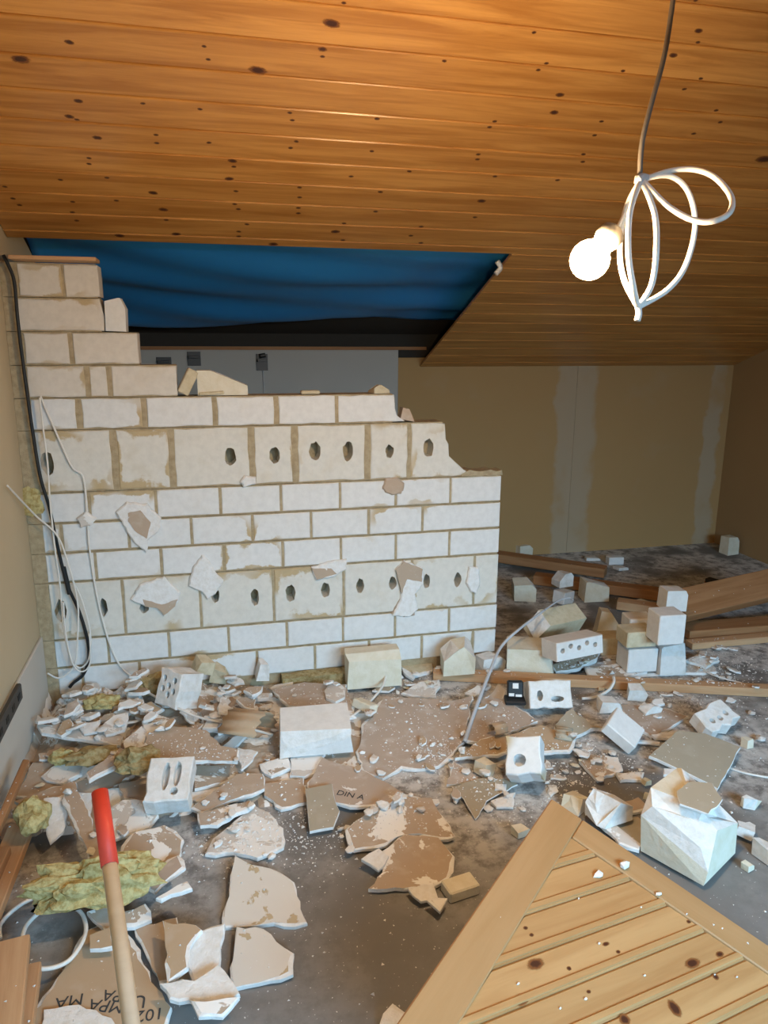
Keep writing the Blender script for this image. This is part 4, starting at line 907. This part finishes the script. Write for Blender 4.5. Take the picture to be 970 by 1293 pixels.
plank('wide brown beam sloping up to the right behind the block stack', f3(845, 786, .04), at(1010, 712, Y=3.15), .17, .06, tilt=38)
plank('brown plank lying right of the block stack', f3(862, 797, .04), f3(1010, 786, .04), .13, .05)
plank('light edged batten in front of the brown plank', f3(870, 814, .02), f3(1010, 801, .02), .06, .035, 'slat')
plank('dark plank edge in the shadow behind the sloping beam', f3(890, 742, .03), f3(990, 752, .03), .12, .05)
plank('dark offcut lying near the gable wall', f3(893, 732, .075), f3(922, 740, .075), .05, .03, 'deck')
plank('thin dark brown strip leaning along the foot of the left wall', at(30, 966, X=-.635), at(-12, 1072, X=-.635), .045, .02, tilt=75)
plank('light brown plank beside the left wall', f3(28, 1043, .03), f3(-25, 1175, .03), .075, .03, 'slat')
plank('brown batten under the plank by the left wall', f3(0, 1075, .016), f3(-34, 1150, .016), .06, .03)
plank('wide pine plank end at the left front', f3(10, 1192, .09), f3(-8, 1330, .09), .10, .03, 'slat')
plank('narrow pine plank beside the wide plank end', f3(40, 1222, .05), f3(24, 1330, .05), .045, .03, 'slat')
# cables on the floor
o = tube('floor_cable', [wp(181, 872, .060), (*fp(186, 884)[:2], .12), (*fp(215, 902)[:2], .13), (*fp(250, 920)[:2], .11), (*fp(300, 930)[:2], .09), (*fp(345, 936)[:2], .06)], .005, 'white_pl'); tag(o, 'pale cable crossing the heap towards the large white block', 'cable')
bm = bmesh.new(); bmesh.ops.create_icosphere(bm, subdivisions=2, radius=1)
for v in bm.verts: v.co *= 1+random.uniform(-.22, .22)
q = wp(180, 856, .06); tag(finish('plastered_plug', bm, 'gyps', None, T(*q) @ Matrix.Rotation(.5, 4, 'Y') @ Matrix.Diagonal((.022, .022, .042, 1))), 'white plaster covered plug joining two pale cables', 'plug')
pc = empty('grey_conduit', at(587, 936, z=.05)); tag(pc, 'grey plastic conduit rising from the floor sheet to the block pile', 'conduit')
tube('pipe', [at(587, 936, z=.045), at(600, 897, z=.10), at(618, 850, z=.17), at(632, 818, z=.22), at(655, 795, z=.275), at(688, 770, z=.305)], lambda u: .0085-.003*u, 'grey', pc)
tube('pipe_end', [at(688, 770, z=.305), at(706, 758, z=.305), at(719, 755, z=.30), at(724, 758, z=.295)], .0045, 'grey', pc)
o = tube('floor_cable', [(*fp(474, 860)[:2], .10), (*fp(486, 866)[:2], .09), (*fp(484, 880)[:2], .06), (*fp(465, 900)[:2], .05), (*fp(444, 918)[:2], .06)], .0055, 'white_pl'); tag(o, 'short pale cable curving from the cream block to the large block', 'cable')
o = tube('floor_cable', [f3(735, 882, .02), f3(752, 880, .02), f3(768, 872, .025), f3(775, 862, .05), f3(775, 855, .06)], .0065, 'white_pl'); tag(o, 'short white cable stub in front of the long slat', 'cable')
o = tube('floor_cable', [f3(870, 836, .01), f3(900, 852, .02), f3(935, 862, .01), f3(985, 874, .01)], .004, 'white_pl'); tag(o, 'thin pale cable running right from the block stack', 'cable')
o = tube('floor_cable', [f3(922, 970, .005), f3(945, 977, .006), f3(985, 984, .005)], .0042, 'white_pl'); tag(o, 'thin white cable right of the propped tan slab', 'cable')
o = tube('cable_ring', [f3(*p, z_) for p, z_ in (((0, 1185), .02), ((2, 1165), .02), ((30, 1140), .025), ((70, 1124), .03), ((60, 1128), .03))][:4], .0055, 'white_pl'); tag(o, 'outer open turn of white cable on the floor by the wool tuft', 'cable')
o = tube('cable_ring', [f3(*p, .045) for p in ((27, 1190), (34, 1168), (56, 1148), (80, 1142), (100, 1150), (108, 1166), (106, 1185), (90, 1210), (70, 1221), (48, 1223), (30, 1217), (25, 1200), (27, 1189))], .0055, 'white_pl'); tag(o, 'closed ring of white cable on the floor by the printed board', 'cable')

# red tipped handle
A, B = at(126, 1000, D=1.42), at(166, 1293, D=1.17); d = (B-A).normalized(); G = A+d*((A.z-.012)/-d.z)
e = empty('tool_handle', G); tag(e, 'pale wooden tool handle with red painted end', 'handle')
tt = (A-B).length*.36; Pm = A+d*tt
tube('red_end', [A, Pm], .0155, 'red', e, 4, 16, False); tube('shaft', [Pm-d*.02, G], .0135, 'handle', e, 4, 16, False)

# ------------------------------------------------------------------ pine door panel
n0 = Vector((.2, -.28, 1)).normalized()
C0 = at(697, 1008, z=.312); Sx = onplane(507, 1293, C0, n0); Rx = onplane(970, 1193, C0, n0)
u = (Rx-C0).normalized(); DM = frame(C0, u, n0); DI = DM.inverted()
sl = DI @ Sx; WDR, HDR, TD = .74, .82, .030
dp = empty('door_panel', C0); PW[dp.name] = DM; dp.matrix_local = DM; tag(dp, 'pine door panel with diagonal boards in a plain frame', 'door')
LS, LR = .092, .080
def fr(name, x0, y0, x1, y1, mat, z0=-TD, z1=0, axis='x'):
    L, W_ = abs(x1-x0), abs(y1-y0); bm = bmesh.new()
    if axis == 'x': bx(bm, (-L/2, -W_/2, z0), (L/2, W_/2, z1)); rm = Matrix.Identity(4)
    else: bx(bm, (-W_/2, -L/2, z0), (W_/2, L/2, z1)); rm = Matrix.Rotation(R(90), 4, 'Z')
    bmesh.ops.bevel(bm, geom=bm.edges[:], offset=.003, segments=1, affect='EDGES')
    return finish(name, bm, mat, dp, DM @ T((x0+x1)/2, (y0+y1)/2, 0) @ rm)
fr('stile', 0, 0, LS, -HDR, 'stile', axis='y'); fr('stile', WDR-LS, 0, WDR, -HDR, 'stile', axis='y')
fr('rail', LS+.001, 0, WDR-LS-.001, -LR, 'stile'); fr('rail', LS+.001, -HDR+LR, WDR-LS-.001, -HDR, 'stile')
pdir = (DI.to_3x3() @ (onplane(800, 1110, C0-n0*.008, n0)-onplane(651, 1159, C0-n0*.008, n0))); pa = math.atan2(pdir.y, pdir.x)
def clip_poly(P, co, no):
    out = []
    for i in range(len(P)):
        a, b = Vector(P[i-1]), Vector(P[i]); da, db = (a-co).dot(no), (b-co).dot(no)
        if (da <= 0) != (db <= 0): out.append(a.lerp(b, da/(da-db)))
        if db <= 0: out.append(b)
    return out
ax_ = Vector((math.cos(pa), math.sin(pa))); nx_ = Vector((-ax_.y, ax_.x))
p1 = DI @ onplane(651, 1159, C0-n0*.008, n0); ref = Vector(p1[:2]).dot(nx_); BP = .083
inner = [(LS-.004, -LR+.004), (WDR-LS+.004, -LR+.004), (WDR-LS+.004, -HDR+LR-.004), (LS-.004, -HDR+LR-.004)]
dboards = []
for k in range(-30, 30):
    lo_, hi_ = ref+k*BP, ref+(k+1)*BP
    P = clip_poly(inner, nx_*hi_, nx_); P = clip_poly(P, nx_*lo_, -nx_) if len(P) > 2 else P
    if len(P) < 3: continue
    cc = sum(P, Vector((0, 0)))/len(P); rm = DM @ T(cc.x, cc.y, 0) @ Matrix.Rotation(pa, 4, 'Z'); ri = Matrix.Rotation(-pa, 2)
    bm = bmesh.new(); loc = [tuple(ri @ (p-cc)) for p in P]
    prism(bm, [tuple(q) for q in inset(loc, .0005)], -.024, -.007, ch=.005)
    b_ = finish('board', bm, 'panel', dp, rm)
    dboards.append((lo_, hi_, b_))
    lb = cc.dot(nx_)-lo_
    P2 = clip_poly(inner, nx_*(lo_+.021), nx_); P2 = clip_poly(P2, nx_*(lo_+.004), -nx_) if len(P2) > 2 else []
    if len(P2) > 2:      # raised bead along the joint
        bm = bmesh.new(); loc = [tuple(ri @ (p-cc)) for p in P2]; prism(bm, loc, -.012, -.0025, ch=.0045); finish('bead', bm, 'panel', b_, rm)
for kx, ky, ra, rb in ((195, 370, 3, 2), (167, 503, 3, 2), (187, 526, 3, 2), (200, 622, 11, 6), (311, 637, 3, 2.4), (152, 742, 9, 6), (376, 714, 3, 2), (433, 556, 5, 2.2), (474, 582, 3, 2), (707, 482, 3, 2), (744, 479, 3, 2), (720, 620, 11, 5), (810, 590, 6, 3), (797, 665, 4, 3.2), (660, 768, 7, 9), (495, 806, 7, 6)):
    x, y = px('h', (kx, ky)); q = DI @ onplane(x, y, C0-n0*.007, n0); d = (DM @ q-CAM).dot(FW)/F_PX; vv_ = Vector(q[:2]).dot(nx_)
    for lo_, hi_, b_ in dboards:
        if lo_ <= vv_ < hi_: link('knot', disc, b_, DM @ T(q.x, q.y, -.0066) @ Matrix.Rotation(pa, 4, 'Z') @ Matrix.Diagonal((ra*d*1.5, rb*d*1.5, 1, 1)))
def on_door(label, kx, ky, s, flat=.4):
    x, y = px('h', (kx, ky)); q = DI @ onplane(x, y, C0, n0); bm = bmesh.new(); bmesh.ops.create_icosphere(bm, subdivisions=1, radius=1)
    for v in bm.verts: v.co *= 1+random.uniform(-.3, .3)
    inside = LS < q.x < WDR-LS and q.y < -LR
    tag(finish('plaster_chip', bm, 'gyps', None, DM @ T(q.x, q.y, (-.007 if inside else 0)+s*flat*.8) @ Matrix.Rotation(pa, 4, 'Z') @ Matrix.Diagonal((s, s*.6, s*flat, 1))), label, 'chip', 'chips lying on the door panel')
on_door('flat white chip on the second board of the door panel', 412, 325, .016); on_door('upright cream chip against the rail of the door panel', 490, 302, .017, .7)
on_door('white chip at the rail edge of the door panel', 608, 392, .010)
for kx, ky in ((285, 763), (413, 549), (700, 458), (797, 652), (370, 733), (346, 400), (145, 682), (870, 660), (565, 655), (818, 505)): on_door('tiny white crumb on the boards of the door panel', kx, ky, random.uniform(.0028, .0042), .7)
ck('rubble lump propping the underside of the door panel', (C0.x+.03, C0.y-.13, 0), (.13, .10, .19), 20, 0, 0, c_tr, ('broken', 'broken'))

# ------------------------------------------------------------------ crumbs
variants = []
for i in range(8):
    bm = bmesh.new(); bmesh.ops.create_icosphere(bm, subdivisions=1, radius=1)
    sq = Vector((1, random.uniform(.55, .9), random.uniform(.25, .6)))
    for v in bm.verts: v.co = Vector([a*b for a, b in zip(v.co*(1+random.uniform(-.32, .3)), sq)])
    lo = min(v.co.z for v in bm.verts); bmesh.ops.translate(bm, vec=(0, 0, -lo), verts=bm.verts)
    me = bpy.data.meshes.new('plaster_lump'); bm.to_mesh(me); bm.free(); me.materials.append(M[('gyps', 'broken', 'gyps', 'pale', 'broken', 'cream', 'gyps', 'pale')[i]]); variants.append(me)
CL = [(700, 985, .10), (640, 1005, .10), (400, 1055, .10), (760, 955, .10), (300, 1065, .08), (470, 1030, .08), (860, 880, .12), (560, 960, .08), (720, 845, .14), (230, 1000, .10), (900, 845, .12), (500, 870, .10)]
CL = [(at(a, b, z=0), c) for a, b, c in CL]
def field():
    if random.random() < .5:
        q, r_ = random.choice(CL); return q.x+random.gauss(0, r_), q.y+random.gauss(0, r_*.8)
    while True:
        x, y = random.uniform(XL+.05, 2.6), random.uniform(1.35, 3.05)
        w_ = math.exp(-((y-2.75)/.55)**2)*(1 if x < 1.4 else .55)+.06
        if y < 1.9 and x > .55: w_ = .02
        if random.random() < w_: return x, y
for nm in ('black_device', 'door_panel', 'grey_conduit', 'tool_handle'): register(bpy.data.objects[nm])
for o in list(COL.objects):
    if o.parent is None and o.name.startswith(('floor_cable', 'cable_ring', 'plastered_plug', 'plastic_clip')): register(o)
KEEP_CLEAR = {bd.name, tx.name, ol.name}
DT = at(440, 1004, z=.03)
def drop(x, y):
    if (x-DT.x)**2+(y-DT.y)**2 < .012: return None
    if y > 3.03 and x < 1.36 and y < 3.25: return None
    z, ob = top_z(x, y, .9)
    if ob and ob.name in KEEP_CLEAR and random.random() < .9: return None
    if ob and (ob.name.startswith(('shaft', 'red_end', 'pipe', 'sheath', 'thin_cable', 'floor_cable')) or z > .34): return None
    if ob and ob.name.startswith(('perforated_block', 'block_fragment', 'paper_curl', 'base', 'body', 'white_mark', 'mineral_wool')): return None
    if ob and ob.parent and ob.parent.name.startswith('door_panel') and random.random() < .93: return None
    return z
LOOK = {'gypsum_core': 'white', 'broken_white': 'rough off-white', 'skim_pale': 'pale grey', 'cream_block': 'cream', 'board_paper_dusty': 'dusty brown', 'board_paper_torn': 'brown and white', 'paper_curl': 'tan'}
def look(me): return LOOK[me.materials[0].name]
def lump(x, y, s, label, group, tilt=0):
    bpy.context.view_layer.update(); z = drop(x, y)
    if z is None: return
    z = max([z]+[top_z(x+a*s*.7, y+b*s*.7, .9)[0] for a, b in ((1, 0), (-1, 0), (0, 1), (0, -1)) if top_z(x+a*s*.7, y+b*s*.7, .9)[0] < z+.02])
    me = random.choice(variants); label = look(me)+' '+label
    o = tag(link('plaster_lump', me, None, T(x, y, z+.0005) @ Matrix.Rotation(random.uniform(0, 6.28), 4, 'Z') @ Matrix.Diagonal((s, s, s, 1))), label, 'lump', group)
    if not clear_lift(o, .03): bpy.data.objects.remove(o); REG.pop()
for i in range(165):
    x, y = field(); lump(x, y, random.uniform(.008, .022), 'small loose plaster lump scattered in the floor rubble', 'loose plaster lumps in the rubble')
for i in range(45):
    x, y = random.uniform(XL+.06, .22), random.uniform(2.62, 3.02); lump(x, y, random.uniform(.012, .03), 'rough plaster lump on the heap at the foot of the wall', 'rough plaster lumps on the heap')
flakes = []
for i in range(10):
    bm = bmesh.new(); nn = random.randint(5, 8); st = random.uniform(.5, .95)
    P = [(math.cos(2*math.pi*k/nn+random.uniform(-.3, .3))*random.uniform(.55, 1.1), st*math.sin(2*math.pi*k/nn+random.uniform(-.3, .3))*random.uniform(.55, 1.1)) for k in range(nn)]
    prism(bm, ragged(P, .08, .35), 0, random.uniform(.16, .34), ch=.07, mt=0, ms=1); bmesh.ops.recalc_face_normals(bm, faces=bm.faces)
    me = bpy.data.meshes.new('plaster_flake'); bm.to_mesh(me); bm.free()
    me.materials.append(M[('pale', 'gyps', 'paperdust', 'pale', 'papertorn', 'curl', 'gyps', 'papertorn', 'pale', 'broken')[i]]); me.materials.append(M['gyps']); flakes.append(me)
def flake(x, y, s, label, group, tl):
    bpy.context.view_layer.update(); z = drop(x, y)
    if z is None: return
    for a, b in ((1, 0), (-1, 0), (0, 1), (0, -1), (.7, .7), (-.7, -.7)):
        h = top_z(x+a*s*.8, y+b*s*.8, .9)[0]
        if h < z+.03: z = max(z, h)
    rx, ry = random.uniform(-tl, tl), random.uniform(-tl, tl)
    me = random.choice(flakes); label = look(me)+' '+label
    o = tag(link('plaster_flake', me, None, T(x, y, z+s*.8*(abs(rx)+abs(ry))*.6+.0006) @ Matrix.Rotation(rx, 4, 'X') @ Matrix.Rotation(ry, 4, 'Y') @ Matrix.Rotation(random.uniform(0, 6.28), 4, 'Z') @ Matrix.Diagonal((s, s, s, 1))), label, 'flake', group)
    if not clear_lift(o, .03): bpy.data.objects.remove(o); REG.pop()
for i in range(85):
    flake(random.uniform(XL+.07, .20), random.uniform(2.55, 3.0), random.uniform(.022, .055), 'torn plaster flake on the heap at the foot of the wall', 'torn plaster flakes on the heap', .35)
for i in range(125):
    x, y = field(); flake(x, y, random.uniform(.012, .038), 'torn plaster flake scattered over boards and concrete', 'torn plaster flakes on the floor', .2)
bpy.context.view_layer.update(); dgx = bpy.context.evaluated_depsgraph_get(); bm = bmesh.new()
for i in range(8500):
    x, y = field() if i < 7400 else (random.uniform(XL+.05, 3.4), random.uniform(1.2, 4.5))
    z = drop(x, y)
    if z is None: continue
    s = random.uniform(.0012, .0042)*(1 if random.random() < .88 else 1.8); a = random.uniform(0, 6.28)
    hit, loc, nn, _i, ob, _m = SC.ray_cast(dgx, (x, y, .9), (0, 0, -1))
    if not hit or nn.z < .6: continue
    tg = nn.orthogonal().normalized(); bt = nn.cross(tg); B = []
    for k in range(3):
        q = loc+(tg*math.cos(a+k*2.09)+bt*math.sin(a+k*2.09))*s*random.uniform(.7, 1.4); h2 = SC.ray_cast(dgx, (q.x, q.y, .9), (0, 0, -1))
        if not h2[0] or abs(h2[1].z-q.z) > .0003: break
        B.append(q+nn*.0011)
    if len(B) < 3: continue
    P = [bm.verts.new(q) for q in B]; tp = bm.verts.new(sum(B, Vector())/3+nn*s*random.uniform(.5, 1))
    for k in range(3): bm.faces.new((P[k], P[(k+1) % 3], tp))
    bm.faces.new(P)
o = finish('plaster_crumbs', bm, 'gyps', None, T(0, 0, 0)); tag(o, 'fine white plaster crumbs strewn over the concrete floor', 'crumbs', None, 'stuff')
